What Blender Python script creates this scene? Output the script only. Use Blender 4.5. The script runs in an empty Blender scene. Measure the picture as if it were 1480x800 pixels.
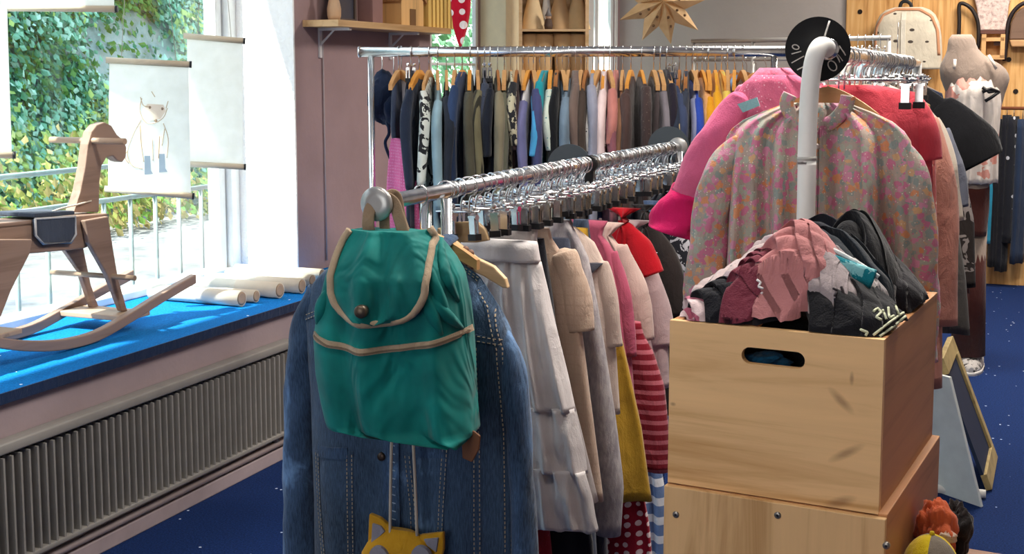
import bpy, math, random
from mathutils import Vector, Matrix, noise
C = bpy.context.scene.collection
SC = bpy.context.scene
# ------------------------------------------------------------------ camera geometry
F = 1850.0; CX = 740.0; PY = 313.0; TILT = math.atan(205/1850); H = 1.45
_c, _s = math.cos(TILT), math.sin(TILT)
def ray(px, py):
    u = (px-CX)/F; v = (PY-py)/F
    return (u, v*_s+_c, v*_c-_s)
def P(px, py, y):
    d = ray(px, py); t = y/d[1]; return Vector((d[0]*t, y, H+d[2]*t))
def Pz(px, py, z):
    d = ray(px, py); t = (z-H)/d[2]; return Vector((d[0]*t, d[1]*t, z))
class Fr:
    """a local frame: origin and turn about z"""
    def __init__(f, o, th): f.o = Vector(o); f.th = th; f.c = math.cos(th); f.s = math.sin(th)
    def loc(f, p):
        x, y, z = p[0]-f.o[0], p[1]-f.o[1], p[2]-f.o[2]
        return Vector((x*f.c+y*f.s, -x*f.s+y*f.c, z))
    def w(f, p): return Vector((f.o[0]+p[0]*f.c-p[1]*f.s, f.o[1]+p[0]*f.s+p[1]*f.c, f.o[2]+p[2]))
    def hit(f, px, py, ax=1, val=0.0):
        o = f.loc((0, 0, H)); r = ray(px, py)
        d = Vector((r[0]*f.c+r[1]*f.s, -r[0]*f.s+r[1]*f.c, r[2]))
        t = (val-o[ax])/d[ax]; return o+d*t
cam = bpy.data.cameras.new('camera'); co = bpy.data.objects.new('camera', cam); C.objects.link(co)
co.location = (0, 0, H); co.rotation_euler = (math.pi/2-TILT, 0, 0)
cam.sensor_width = 36; cam.lens = F/1480*36; cam.shift_y = (PY-400)/1480; cam.clip_start = .05; cam.clip_end = 200
SC.camera = co
# ------------------------------------------------------------------ materials
def hx(h):
    h = h.lstrip('#'); v = [int(h[i:i+2], 16)/255 for i in (0, 2, 4)]
    return tuple((a/12.92 if a <= .04045 else ((a+.055)/1.055)**2.4) for a in v)+(1,)
class N:
    def __init__(n, name):
        n.m = bpy.data.materials.new(name); n.m.use_nodes = True; n.t = n.m.node_tree; n.t.nodes.clear()
        n.out = n.t.nodes.new('ShaderNodeOutputMaterial')
    def a(n, kind, **kw):
        d = n.t.nodes.new('ShaderNode'+kind)
        for k, v in kw.items():
            if k in d.inputs: n.put(d.inputs[k], v)
            else: setattr(d, k, v)
        return d
    def put(n, i, v):
        if isinstance(v, bpy.types.NodeSocket): n.t.links.new(v, i)
        else: i.default_value = v
    def coord(n, scale=(1, 1, 1), rot=(0, 0, 0), loc=(0, 0, 0)):
        t = n.a('TexCoord'); mp = n.a('Mapping'); n.t.links.new(t.outputs['Object'], mp.inputs['Vector'])
        mp.inputs['Scale'].default_value = scale; mp.inputs['Rotation'].default_value = rot; mp.inputs['Location'].default_value = loc
        return mp.outputs['Vector']
    def noise(n, vec, scale, detail=3, rough=.55, dist=0):
        d = n.a('TexNoise'); n.t.links.new(vec, d.inputs['Vector']); d.inputs['Scale'].default_value = scale
        d.inputs['Detail'].default_value = detail; d.inputs['Roughness'].default_value = rough; d.inputs['Distortion'].default_value = dist
        return d.outputs['Fac']
    def vor(n, vec, scale, feature='F1', rnd=1.0):
        d = n.a('TexVoronoi'); d.feature = feature; n.t.links.new(vec, d.inputs['Vector']); d.inputs['Scale'].default_value = scale
        d.inputs['Randomness'].default_value = rnd; return d
    def ramp(n, fac, stops, const=False):
        d = n.a('ValToRGB'); n.t.links.new(fac, d.inputs['Fac']); e = d.color_ramp.elements
        if const: d.color_ramp.interpolation = 'CONSTANT'
        while len(e) < len(stops): e.new(.5)
        for el, (p, c) in zip(e, stops): el.position = p; el.color = c if len(c) == 4 else tuple(c)+(1,)
        return d.outputs['Color']
    def mix(n, f, a, b, mode='MIX'):
        d = n.a('Mix'); d.data_type = 'RGBA'; d.blend_type = mode
        n.put(d.inputs[0], f); n.put(d.inputs[6], a); n.put(d.inputs[7], b); return d.outputs[2]
    def math(n, op, a, b=0.0, c=None):
        d = n.a('Math'); d.operation = op; n.put(d.inputs[0], a); n.put(d.inputs[1], b)
        if c is not None: n.put(d.inputs[2], c)
        return d.outputs[0]
    def done(n, col, rough=.8, metal=0, bump=None, bs=.3, bd=.002, trans=0, spec=.3, sheen=0, transl=0):
        b = n.a('BsdfPrincipled'); n.put(b.inputs['Base Color'], col); n.put(b.inputs['Roughness'], rough); b.inputs['Metallic'].default_value = metal
        b.inputs['Specular IOR Level'].default_value = spec
        if sheen: b.inputs['Sheen Weight'].default_value = sheen
        if bump is not None:
            bp = n.a('Bump'); bp.inputs['Strength'].default_value = bs; bp.inputs['Distance'].default_value = bd
            n.t.links.new(bump, bp.inputs['Height']); n.t.links.new(bp.outputs[0], b.inputs['Normal'])
        sh = b.outputs[0]
        if transl:
            tr = n.a('BsdfTranslucent'); n.put(tr.inputs['Color'], col); mx = n.a('MixShader'); mx.inputs[0].default_value = transl
            n.t.links.new(sh, mx.inputs[1]); n.t.links.new(tr.outputs[0], mx.inputs[2]); sh = mx.outputs[0]
        n.t.links.new(sh, n.out.inputs['Surface']); return n.m
_mc = {}
def dark(c, f): return tuple(min(1, x*f) for x in c[:3])+(1,)
def plain(h, rough=.6, metal=0, spec=.3, var=.06):
    k = ('p', h, rough, metal, spec)
    if k not in _mc:
        n = N('plain_'+h.strip('#')); c = hx(h); v = n.coord()
        _mc[k] = n.done(n.ramp(n.noise(v, 14, 4), [(.3, dark(c, 1-var)), (.7, dark(c, 1+var))]), rough, metal, spec=spec)
    return _mc[k]
def chrome():
    if 'chrome' not in _mc:
        n = N('chrome'); v = n.coord()
        _mc['chrome'] = n.done(n.ramp(n.noise(v, 30, 2), [(.3, (.62, .62, .62)), (.7, (.82, .82, .83))]), .22, 1.0)
    return _mc['chrome']
def cloth(h, pat=None, h2='#ffffff', sc=40, h3=None, transl=0, weave=1.0, rough=.9, spec=.15):
    """woven fabric with its own dye: plain, stripes, dots, floral print, plaid, marl, and denim with painted-in shade"""
    k = ('c', h, pat, h2, sc, h3, transl)
    if k in _mc: return _mc[k]
    n = N('fabric_'+(pat or 'plain')+'_'+h.strip('#')); c = hx(h); c2 = hx(h2); v = n.coord()
    fine = n.noise(v, 420, 2); soft = n.noise(v, 9, 3)
    base = n.ramp(soft, [(.3, dark(c, .86)), (.7, dark(c, 1.1))])
    if pat == 'stripes':
        w = n.a('SeparateXYZ'); n.t.links.new(v, w.inputs[0])
        st = n.math('GREATER_THAN', n.math('SINE', n.math('MULTIPLY', w.outputs[2], sc*6.283)), .25)
        base = n.mix(st, base, c2)
    elif pat == 'vstripes':
        w = n.a('SeparateXYZ'); n.t.links.new(v, w.inputs[0])
        st = n.math('GREATER_THAN', n.math('SINE', n.math('MULTIPLY', n.math('ADD', w.outputs[0], w.outputs[1]), sc*6.283)), .3)
        base = n.mix(st, base, c2)
    elif pat == 'plaid':
        w = n.a('SeparateXYZ'); n.t.links.new(v, w.inputs[0])
        s1 = n.math('GREATER_THAN', n.math('SINE', n.math('MULTIPLY', w.outputs[2], sc*6.283)), .8)
        s2 = n.math('GREATER_THAN', n.math('SINE', n.math('MULTIPLY', w.outputs[0], sc*6.283)), .8)
        base = n.mix(n.math('MULTIPLY', n.math('MAXIMUM', s1, s2), .6), base, c2)
    elif pat == 'dots':
        d = n.vor(n.coord((1, 0, 1)), sc, rnd=.25); base = n.mix(n.math('LESS_THAN', d.outputs['Distance'], .30), base, c2)
    elif pat == 'marks':
        d = n.vor(n.coord((.6, 0, 1)), sc, rnd=.5); base = n.mix(n.math('LESS_THAN', d.outputs['Distance'], .16), base, c2)
    elif pat == 'specks':
        d = n.vor(v, sc, rnd=1); base = n.mix(n.math('LESS_THAN', d.outputs['Distance'], .2), base, c2)
    elif pat == 'print':
        f = n.noise(v, sc, 3, .6, .6); base = n.mix(n.math('GREATER_THAN', f, .54), base, c2)
        if h3: base = n.mix(n.math('GREATER_THAN', n.noise(v, sc*1.3, 3, .6, 1.2), .6), base, hx(h3))
    elif pat == 'floral':
        wv = n.a('TexNoise'); n.t.links.new(v, wv.inputs['Vector']); wv.inputs['Scale'].default_value = sc*1.2
        vv = n.mix(.016, v, wv.outputs['Color'])
        d = n.vor(vv, sc); w = n.a('SeparateColor'); n.t.links.new(d.outputs['Color'], w.inputs[0])
        hue = n.ramp(w.outputs[0], [(0, hx('#a9ac9c')), (.16, hx('#cf6f93')), (.42, hx('#dd8e5c')), (.56, hx('#8d9a94')), (.72, hx('#d789a8')), (.90, hx('#d9a878'))], True)
        fl = n.math('LESS_THAN', d.outputs['Distance'], n.math('MULTIPLY_ADD', w.outputs[1], .36, .39))
        base = n.mix(n.math('MULTIPLY', fl, .9), base, hue)
        d2 = n.vor(v, sc*2.3); w2 = n.a('SeparateColor'); n.t.links.new(d2.outputs['Color'], w2.inputs[0])
        hue2 = n.ramp(w2.outputs[0], [(0, hx('#e9dccb')), (.4, hx('#8f9d8f')), (.65, hx('#c87092')), (.85, hx('#e0a070'))], True)
        base = n.mix(n.math('LESS_THAN', d2.outputs['Distance'], .2), base, hue2)
    elif pat == 'denim':
        big = n.noise(n.coord((1.5, 1.5, .6)), 4.6, 5, .62, .8)
        base = n.ramp(big, [(.33, dark(c, .35)), (.46, dark(c, .8)), (.56, c), (.68, c2)])  # mottled denim, with dark shadows and light streaks put into the colour
        tw = n.noise(n.coord((600, 60, 60), (0, .7, 0)), 1, 2); base = n.mix(.16, base, n.ramp(tw, [(.35, dark(c, .6)), (.65, dark(c2, .95))]))
    elif pat == 'marl':
        base = n.mix(n.ramp(n.noise(n.coord((120, 120, 40)), 1, 3), [(.4, (0, 0, 0)), (.6, (1, 1, 1))]), base, c2)
    wr = n.noise(n.coord((1, 1, .45)), 26, 4, .6, .5)
    bump = n.math('ADD', n.math('MULTIPLY', wr, 1.0), n.math('MULTIPLY', fine, .12*weave))
    _mc[k] = n.done(base, rough, 0, bump, .55, .012, spec=spec, sheen=.15, transl=transl)
    return _mc[k]
def wood(name, h, axis='x', h2=None, fig=1.0, knots=(), rough=.5):
    k = ('w', name)
    if k in _mc: return _mc[k]
    n = N('wood_'+name); c = hx(h); c2 = hx(h2) if h2 else dark(c, .62)
    sc = {'x': (1.6, 26, 26), 'y': (26, 1.6, 26), 'z': (26, 26, 1.6)}[axis]
    v = n.coord(sc); g = n.noise(v, 1.0, 5, .6, .7*fig); g2 = n.noise(n.coord(tuple(s*.22 for s in sc)), 1.0, 2)
    col = n.ramp(n.math('ADD', n.math('MULTIPLY', g, .6), n.math('MULTIPLY', g2, .4)), [(.36, c2), (.5, c), (.68, dark(c, 1.12))])
    for (kx, kz, rx, rz, an) in knots:
        t = n.a('TexCoord'); w = n.a('SeparateXYZ'); n.t.links.new(t.outputs['Object'], w.inputs[0])
        dx = n.math('SUBTRACT', w.outputs[0], kx); dz = n.math('SUBTRACT', w.outputs[2], kz)
        ca, sa = math.cos(an), math.sin(an)
        a_ = n.math('DIVIDE', n.math('ADD', n.math('MULTIPLY', dx, ca), n.math('MULTIPLY', dz, sa)), rx)
        b_ = n.math('DIVIDE', n.math('ADD', n.math('MULTIPLY', dx, -sa), n.math('MULTIPLY', dz, ca)), rz)
        r = n.math('SQRT', n.math('ADD', n.math('MULTIPLY', a_, a_), n.math('MULTIPLY', b_, b_)))
        r = n.math('ADD', r, n.math('MULTIPLY', n.math('SUBTRACT', g, .5), .5))
        mk = n.ramp(r, [(.25, (1, 1, 1)), (1.0, (0, 0, 0))])
        col = n.mix(n.math('MULTIPLY', mk, .5), col, hx('#6a4128'))
    _mc[k] = n.done(col, rough, 0, g, .12, .001, spec=.3); return _mc[k]
def plaster(h, bs=.35, sc=60, var=.05, rough=.9):
    k = ('pl', h, bs, sc)
    if k not in _mc:
        n = N('plaster_'+h.strip('#')); c = hx(h); v = n.coord()
        b = n.math('ADD', n.noise(v, sc, 5, .6), n.noise(v, sc*.25, 3))
        _mc[k] = n.done(n.ramp(n.noise(v, 3, 4), [(.3, dark(c, 1-var)), (.7, dark(c, 1+var))]), rough, 0, b, bs, .006, spec=.2)
    return _mc[k]
def carpet(h, h2, sc, thr, spark='#ffffff'):
    n = N('carpet_'+h.strip('#')); c = hx(h); v = n.coord()
    base = n.ramp(n.noise(v, 160, 4, .7), [(.3, dark(c, .75)), (.7, hx(h2))])
    d = n.vor(v, sc); base = n.mix(n.math('LESS_THAN', d.outputs['Distance'], thr), base, hx(spark))
    return n.done(base, .95, 0, n.noise(v, 300, 3), .5, .004, spec=.1)
def glassm():
    if 'glass' not in _mc:
        n = N('window_glass'); a = n.a('BsdfTransparent'); g = n.a('BsdfGlossy'); g.inputs['Roughness'].default_value = .02
        a.inputs['Color'].default_value = (.93, .98, .98, 1)
        m = n.a('MixShader'); m.inputs[0].default_value = .05; n.t.links.new(a.outputs[0], m.inputs[1]); n.t.links.new(g.outputs[0], m.inputs[2])
        n.t.links.new(m.outputs[0], n.out.inputs['Surface']); _mc['glass'] = n.m
    return _mc['glass']
# ------------------------------------------------------------------ mesh builder
def sg(v, e): return math.copysign(abs(v)**e, v)
class MB:
    def __init__(b): b.v = []; b.f = []
    def box(b, lo, hi):
        n = len(b.v); x0, y0, z0 = lo; x1, y1, z1 = hi
        b.v += [(x0, y0, z0), (x1, y0, z0), (x1, y1, z0), (x0, y1, z0), (x0, y0, z1), (x1, y0, z1), (x1, y1, z1), (x0, y1, z1)]
        b.f += [tuple(n+i for i in q) for q in ((0, 3, 2, 1), (4, 5, 6, 7), (0, 1, 5, 4), (1, 2, 6, 5), (2, 3, 7, 6), (3, 0, 4, 7))]
        return b
    def ring(b, rings, cap=True, closed=True):
        n = len(b.v); k = len(rings[0])
        for r in rings: b.v += [tuple(p) for p in r]
        for i in range(len(rings)-1):
            for j in range(k if closed else k-1):
                j2 = (j+1) % k; b.f.append((n+i*k+j, n+i*k+j2, n+(i+1)*k+j2, n+(i+1)*k+j))
        if cap: b.f.append(tuple(n+j for j in range(k))[::-1]); b.f.append(tuple(n+(len(rings)-1)*k+j for j in range(k)))
        return b
    def tube(b, path, r, n=10, flat=1.0, up=(0, 1, 0), cap=True):
        """sweep; flat scales the radius along `up`"""
        pts = [Vector(p) for p in path]; rs = r if isinstance(r, (list, tuple)) else [r]*len(pts); rings = []
        for i, p in enumerate(pts):
            t = (pts[min(i+1, len(pts)-1)]-pts[max(i-1, 0)]).normalized()
            u = Vector(up); u = u-t*u.dot(t)
            if u.length < 1e-4: u = Vector((1, .01, 0)); u = u-t*u.dot(t)
            u.normalize(); w = t.cross(u)
            rings.append([p+w*(rs[i]*math.cos(2*math.pi*j/n))+u*(rs[i]*flat*math.sin(2*math.pi*j/n)) for j in range(n)])
        return b.ring(rings, cap)
    def lathe(b, prof, o=(0, 0, 0), n=20, ax=2, sy=1.0):
        rings = []
        for r, h in prof:
            rg = []
            for j in range(n):
                a = 2*math.pi*j/n; p = [r*math.cos(a), sy*r*math.sin(a), h]
                if ax == 0: p = [p[2], p[0], p[1]]
                elif ax == 1: p = [p[0], p[2], p[1]]
                rg.append((p[0]+o[0], p[1]+o[1], p[2]+o[2]))
            rings.append(rg)
        return b.ring(rings)
    def prism(b, pts, d):
        """pts: 3-D polygon, d: extrusion vector"""
        n = len(b.v); k = len(pts); d = Vector(d)
        b.v += [tuple(p) for p in pts]+[tuple(Vector(p)+d) for p in pts]
        b.f += [tuple(range(n, n+k))[::-1], tuple(range(n+k, n+2*k))]
        for j in range(k): j2 = (j+1) % k; b.f.append((n+j, n+j2, n+k+j2, n+k+j))
        return b
    def quad(b, pts):
        n = len(b.v); b.v += [tuple(p) for p in pts]; b.f.append(tuple(range(n, n+len(pts)))); return b
    def ball(b, o, r, n=16, m=10):
        rx, ry, rz = r if isinstance(r, (tuple, list)) else (r, r, r); rings = []
        for i in range(m+1):
            a = math.pi*i/m-math.pi/2; a = max(-1.5, min(1.5, a))
            rings.append([(o[0]+rx*math.cos(a)*math.cos(2*math.pi*j/n), o[1]+ry*math.cos(a)*math.sin(2*math.pi*j/n), o[2]+rz*math.sin(a)) for j in range(n)])
        return b.ring(rings)
    def mesh(b, name, mat, smooth=True, off=None):
        vs = b.v if off is None else [(v[0]-off[0], v[1]-off[1], v[2]-off[2]) for v in b.v]
        me = bpy.data.meshes.new(name); me.from_pydata(vs, [], b.f); me.update()
        for m in (mat if isinstance(mat, (list, tuple)) else [mat]): me.materials.append(m)
        if smooth:
            me.polygons.foreach_set('use_smooth', [len(p.vertices) <= 4 for p in me.polygons])
        return me
    def build(b, name, mat, parent=None, smooth=True, off=None, bev=0, label=None, fixn=True):
        o = bpy.data.objects.new(name, b.mesh(name, mat, smooth, off)); C.objects.link(o)
        if fixn:
            import bmesh
            bm = bmesh.new(); bm.from_mesh(o.data); bmesh.ops.recalc_face_normals(bm, faces=bm.faces); bm.to_mesh(o.data); bm.free()
        if parent: o.parent = parent
        if bev:
            m = o.modifiers.new('bevel', 'BEVEL'); m.width = bev; m.segments = 2; m.limit_method = 'ANGLE'
        if label: o['label'] = label
        return o
def tag(o, label, cat, group=None, kind=None):
    o['label'] = label; o['category'] = cat
    if group: o['group'] = group
    if kind: o['kind'] = kind
    return o
def thing(name, label, cat, loc=(0, 0, 0), rz=0.0, group=None):
    o = bpy.data.objects.new(name, None); C.objects.link(o); o.empty_display_size = .05
    o.location = loc; o.rotation_euler = (0, 0, rz); return tag(o, label, cat, group)
def struct(name, mb, m, smooth=False, fr=None, bev=0):
    o = mb.build(name, m, None, smooth, bev=bev); o['kind'] = 'structure'
    if fr: o.location = fr.o; o.rotation_euler = (0, 0, fr.th)
    return o
def copytree(o, parent=None):
    c = o.copy(); C.objects.link(c)
    if parent: c.parent = parent
    for ch in list(o.children): copytree(ch, c)
    return c
# ------------------------------------------------------------------ cloth lofts
class Loft:
    """a garment panel tube hanging in the x-z plane: rows are (z, x_left, x_right); folds move it along y"""
    def __init__(l, rows, th=.03, amp=.008, nf=5, seed=0, e1=.8, e2=.7, grow=.9, top=.0):
        l.rows = sorted(rows, key=lambda r: -r[0]); l.th = th; l.amp = amp; l.nf = nf; l.e1 = e1; l.e2 = e2; l.grow = grow; l.top = top
        rnd = random.Random(seed); l.ph = [rnd.uniform(0, 6.28) for _ in range(6)]; l.tw = rnd.uniform(-1, 1)
        l.z0 = l.rows[0][0]; l.z1 = l.rows[-1][0]
    def row(l, z):
        R = l.rows
        if z >= R[0][0]: return R[0][1], R[0][2]
        for a, b in zip(R, R[1:]):
            if z >= b[0]:
                t = (a[0]-z)/max(1e-6, a[0]-b[0]); return a[1]+(b[1]-a[1])*t, a[2]+(b[2]-a[2])*t
        return R[-1][1], R[-1][2]
    def fold(l, u, z):
        t = max(0.0, (l.z0-z)/max(1e-6, l.z0-l.z1)); A = l.amp*(l.top+(1-l.top)*min(1, t*1.6)**l.grow)
        n = l.nf
        return A*(math.sin(u*n*1.9+l.ph[0]+l.tw*t*1.5)+.55*math.sin(u*n*3.4+l.ph[1]-l.tw*t*2.0)+.35*math.sin(u*n*.8+t*5+l.ph[2])
                  + .5*noise.noise((u*n*.9+l.ph[3], t*3.1, l.ph[4])))
    def thick(l, z):
        if l.top >= .9: return l.th
        t = max(0.0, (l.z0-z)/max(1e-6, l.z0-l.z1)); return l.th*(.45+.55*min(1, t*5))
    def fy(l, x, z, side=-1):
        a, b = l.row(z); m = (a+b)/2; hw = max(1e-5, (b-a)/2); u = max(-1, min(1, (x-m)/hw))
        cs = abs(u)**(1/l.e1); sn = math.sqrt(max(0, 1-cs*cs)); return side*l.thick(z)*sn**l.e2+l.fold(u, z)
    def rings(l, nz=26, ns=48, hem=.0):
        out = []
        for i in range(nz+1):
            z = l.z0+(l.z1-l.z0)*i/nz; a, b = l.row(z); m = (a+b)/2; hw = (b-a)/2; th = l.thick(z); rg = []
            for j in range(ns):
                an = 2*math.pi*j/ns; u = sg(math.cos(an), l.e1); y = th*sg(math.sin(an), l.e2)+l.fold(u, z)
                dz = hem*(math.sin(u*l.nf*1.9+l.ph[1])+.4*math.sin(u*7+l.ph[2]))*(i/nz)**6
                rg.append((m+hw*u, y, z+dz))
            out.append(rg)
        return out
    def add(l, mb, nz=26, ns=48, hem=.004): mb.ring(l.rings(nz, ns, hem)); return l
    def strip(l, mb, pts, w, lift=.0015, n=24, side=-1):
        """a flat raised band (seam, hem, tape) lying on the panel along pts of (x, z)"""
        P2 = resample(pts, n); rings = []
        for i, (x, z) in enumerate(P2):
            q0 = P2[max(0, i-1)]; q1 = P2[min(n-1, i+1)]; t = Vector((q1[0]-q0[0], q1[1]-q0[1])).normalized(); nx, nz = -t[1]*w/2, t[0]*w/2
            a = (x-nx, z-nz); b = (x+nx, z+nz); ya = l.fy(a[0], a[1], side); yb = l.fy(b[0], b[1], side)
            rings.append([(a[0], ya, a[1]), (a[0], ya+side*lift, a[1]), (b[0], yb+side*lift, b[1]), (b[0], yb, b[1])])
        mb.ring(rings); return mb
    def dashes(l, mb, pts, step, ln, w, lift=.002):
        P2 = resample(pts, 400); acc = 0; last = P2[0]; tot = 0
        for p in P2[1:]:
            d = math.hypot(p[0]-last[0], p[1]-last[1]); tot += d; acc += d
            if acc >= step:
                acc = 0; t = Vector((p[0]-last[0], p[1]-last[1]))
                t = t.normalized() if t.length > 0 else Vector((0, 1))
                a = (p[0]-t[0]*ln/2, p[1]-t[1]*ln/2); b = (p[0]+t[0]*ln/2, p[1]+t[1]*ln/2)
                nx, nz = -t[1]*w/2, t[0]*w/2; q = []
                for (x, z), s in ((a, 1), (a, -1), (b, -1), (b, 1)): q.append((x+nx*s, l.fy(x+nx*s, z+nz*s)-lift, z+nz*s))
                mb.prism(q, (0, .001, 0))
            last = p
        return mb
def resample(pts, n):
    L = [0]
    for a, b in zip(pts, pts[1:]): L.append(L[-1]+math.dist(a, b))
    out = []
    for i in range(n):
        s = L[-1]*i/(n-1); k = 0
        while k < len(L)-2 and L[k+1] < s: k += 1
        t = (s-L[k])/max(1e-9, L[k+1]-L[k]); out.append(tuple(pts[k][q]+(pts[k+1][q]-pts[k][q])*t for q in range(len(pts[0]))))
    return out
def smooth(pts, n):
    """Catmull-Rom through pts"""
    out = []; k = len(pts)
    for i in range(k-1):
        p0 = pts[max(0, i-1)]; p1 = pts[i]; p2 = pts[i+1]; p3 = pts[min(k-1, i+2)]
        for j in range(n):
            t = j/n
            out.append(tuple(.5*((2*b)+(c-a)*t+(2*a-5*b+4*c-d)*t*t+(3*b-a-3*c+d)*t**3) for a, b, c, d in zip(p0, p1, p2, p3)))
    out.append(tuple(pts[-1])); return out
def sleeve(mb, path, rs, flat=.55, seed=0, amp=.06, n=16, steps=7):
    rnd = random.Random(seed); path = [Vector(p) for p in path]; d0 = (path[0]-path[1]).normalized(); r0 = rs[0]
    path = [path[0]+d0*r0*.62, path[0]+d0*r0*.42]+path; rs = [r0*.22, r0*.66]+list(rs); q = smooth([tuple(p)+(r,) for p, r in zip(path, rs)], steps)
    rings = []; up = Vector((0, 1, 0)); ph = rnd.uniform(0, 6)
    for i, p in enumerate(q):
        a = Vector(q[max(0, i-1)][:3]); b = Vector(q[min(len(q)-1, i+1)][:3]); t = (b-a).normalized()
        u = (up-t*up.dot(t)).normalized(); w = t.cross(u); c = Vector(p[:3]); rg = []
        for j in range(n):
            an = 2*math.pi*j/n; r = p[3]*(1+amp*math.sin(an*3+i*.5+ph)+amp*.7*noise.noise((an*1.3+ph, i*.45, seed)))
            rg.append(c+w*(r*math.cos(an))+u*(r*flat*math.sin(an)))
        rings.append(rg)
    mb.ring(rings); return mb
def crumple(mb, o, r, seed, nu=56, nv=36, k=1.0, amp=.35):
    """a balled-up garment: an ellipsoid thrown into sharp folds"""
    rings = []; sd = Vector((seed*7.3, seed*3.1, seed*1.7)); rn = random.Random(seed)
    pin = []
    for _ in range(5):
        c = Vector((rn.gauss(0, 1), rn.gauss(-.5, .8), rn.gauss(.5, .7))).normalized(); u = c.orthogonal().normalized(); pin.append((c, u, c.cross(u), rn.choice((3, 4, 5, 6)), rn.uniform(0, 6.28), rn.uniform(.5, .95)))
    for i in range(nv+1):
        ph = -1.52+3.04*i/nv; rg = []
        for j in range(nu):
            a = 2*math.pi*j/nu; d = Vector((math.cos(ph)*math.cos(a), math.cos(ph)*math.sin(a), math.sin(ph)))
            w1 = noise.noise(d*1.6*k+sd); w2 = noise.noise(d*1.3+sd+Vector((9, 0, 0)))
            s = 1+.34*w1
            for c, u, v, n_, p0, sg_ in pin:
                dist = math.acos(max(-1, min(1, d.dot(c)))); th = math.atan2(d.dot(v), d.dot(u))
                wv = math.sin(th*n_+p0+w2*3.5+dist*1.2); wv = 1-abs(wv)**.7*2 if wv < 0 else 1-2*(1-wv)*.5*0-wv*.9
                env = min(1, dist*2.2)*math.exp(-(dist/sg_)**2); s += amp*.42*wv*env-.10*amp*math.exp(-(dist*3)**2)
            f2 = abs(noise.noise(d*3.2*k+sd+Vector((w1, w2, 0)))); s += amp*.28*(min(1, f2*2.4)-.5)
            rg.append((o[0]+r[0]*d[0]*s, o[1]+r[1]*d[1]*s, o[2]+r[2]*d[2]*s))
        rings.append(rg)
    mb.ring(rings); return mb
# ================================================================== THE ROOM (frame W: x into the room, y along the window wall)
O = Pz(400, 664, 0); TH = -math.atan2(740, 1850); W = Fr(O, TH); WX = -.32
def wthing(name, label, cat, base, group=None): return thing(name, label, cat, W.w(base), TH, group)
yb = W.hit(1450, 410, 2, 0)[1]                        # back wall
def ywall(px): return W.hit(px, 60, 0, WX)[1]
y_c = ywall(425); y2a, y2b = ywall(622), ywall(692); y3a, y3b = ywall(853), min(ywall(918), yb-.15)
XR = 5.6; YF = -7.0; ZC = 2.95
white_pl = plaster('#f2f0ee', .9, 45); mauve = plaster('#a18889', .25, 40, .08); grey_pl = plaster('#b1aaa5', .15, 40)
struct('floor', MB().quad([(-.7, YF, 0), (XR, YF, 0), (XR, yb, 0), (-.7, yb, 0)]), carpet('#0f1e43', '#1f3a72', 16, .075, '#c9d6f0'), fr=W)
struct('ceiling', MB().box((-.7, YF, ZC), (XR, yb, ZC+.1)), plaster('#e8e4de', .1), fr=W)
struct('wall_right', MB().box((XR, YF, 0), (XR+.1, yb, ZC)), plaster('#cfc8c0', .1), fr=W)
struct('wall_back', MB().box((-.7, yb, 0), (XR, yb+.1, ZC)), grey_pl, fr=W)
# front wall of the shop behind the photographer: unseen, its two openings kept left to shape the daylight
fw = MB().box((-.7, YF-.15, 0), (2.2, YF, .35)).box((-.7, YF-.15, 2.7), (2.2, YF, ZC)).box((2.2, YF-.15, 0), (XR, YF, ZC))
for x in (-.7, .75, 2.05): fw.box((x, YF-.15, .35), (x+.15, YF, 2.7))
struct('wall_front', fw, plaster('#dcd6cf', .1), fr=W)
# window wall
zs = .586
struct('wall_left', MB().box((-.70, YF, 0), (0, .95, zs-.03)).box((-.70, YF, 2.62), (WX, y_c, ZC)).box((-.70, YF, zs-.03), (WX, -3.4, 2.62)), plaster('#a08f92', .2, 40, .08), fr=W)
pier = MB().prism([(WX, y_c, 0), (WX, y2a, 0), (-.72, y2a, 0), (-.72, y_c+.0, 0)], (0, 0, ZC))
XO = WX-.035
pier.box((XO, y2a, 0), (WX, y2b, .9)).box((XO, y2a, 2.45), (WX, y2b, ZC)).box((XO, y2b, 0), (WX, y3a, ZC)).box((XO, y3a, 0), (WX, y3b, .9)).box((XO, y3a, 2.6), (WX, y3b, ZC)).box((XO, y3b, 0), (WX, yb, ZC))
struct('wall_left_pier', pier, mauve, fr=W)
struct('trim_1', MB().box((-.70, y_c-.012, zs), (WX+.004, y_c-.001, 2.62)), white_pl, fr=W)      # white rough plaster of the reveal
struct('window_sill', MB().prism([(.02, -3.4, zs-.028), (.02, .95, zs-.028), (WX, .95, zs-.028), (WX, y_c-.012, zs-.028), (-.665, y_c-.012, zs-.028), (-.665, -3.4, zs-.028)], (0, 0, .028)), carpet('#0a62ae', '#1382cc', 9, .045), fr=W)
struct('trim_4', MB().box((.0205, -3.4, zs-.030), (.0245, .95, zs+.001)), cloth('#0b2346'), fr=W)   # dark navy strip along the front edge of the sill carpet
whitep = plain('#e9ebea', .45)
fr1 = MB().box((-.70, -3.4, zs), (-.60, y_c-.012, zs+.03)).box((-.70, -3.4, 2.56), (-.62, y_c-.012, 2.62))
fr1.box((-.70, y_c-.075, zs), (-.60, y_c-.012, 2.6)).box((-.685, y_c-.13, zs), (-.625, y_c-.085, 2.6)).box((-.69, y_c-.087, zs), (-.66, y_c-.072, 2.6))
fr1.box((-.70, -1.7, zs), (-.62, -1.63, 2.6)).box((-.70, -3.4, zs), (-.62, -3.33, 2.6))
struct('window_1', fr1, whitep, fr=W, bev=.004)
struct('window_1_pane', MB().box((-.662, -3.35, zs+.02), (-.657, y_c-.09, 2.58)), glassm(), fr=W)
w2 = MB()
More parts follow.
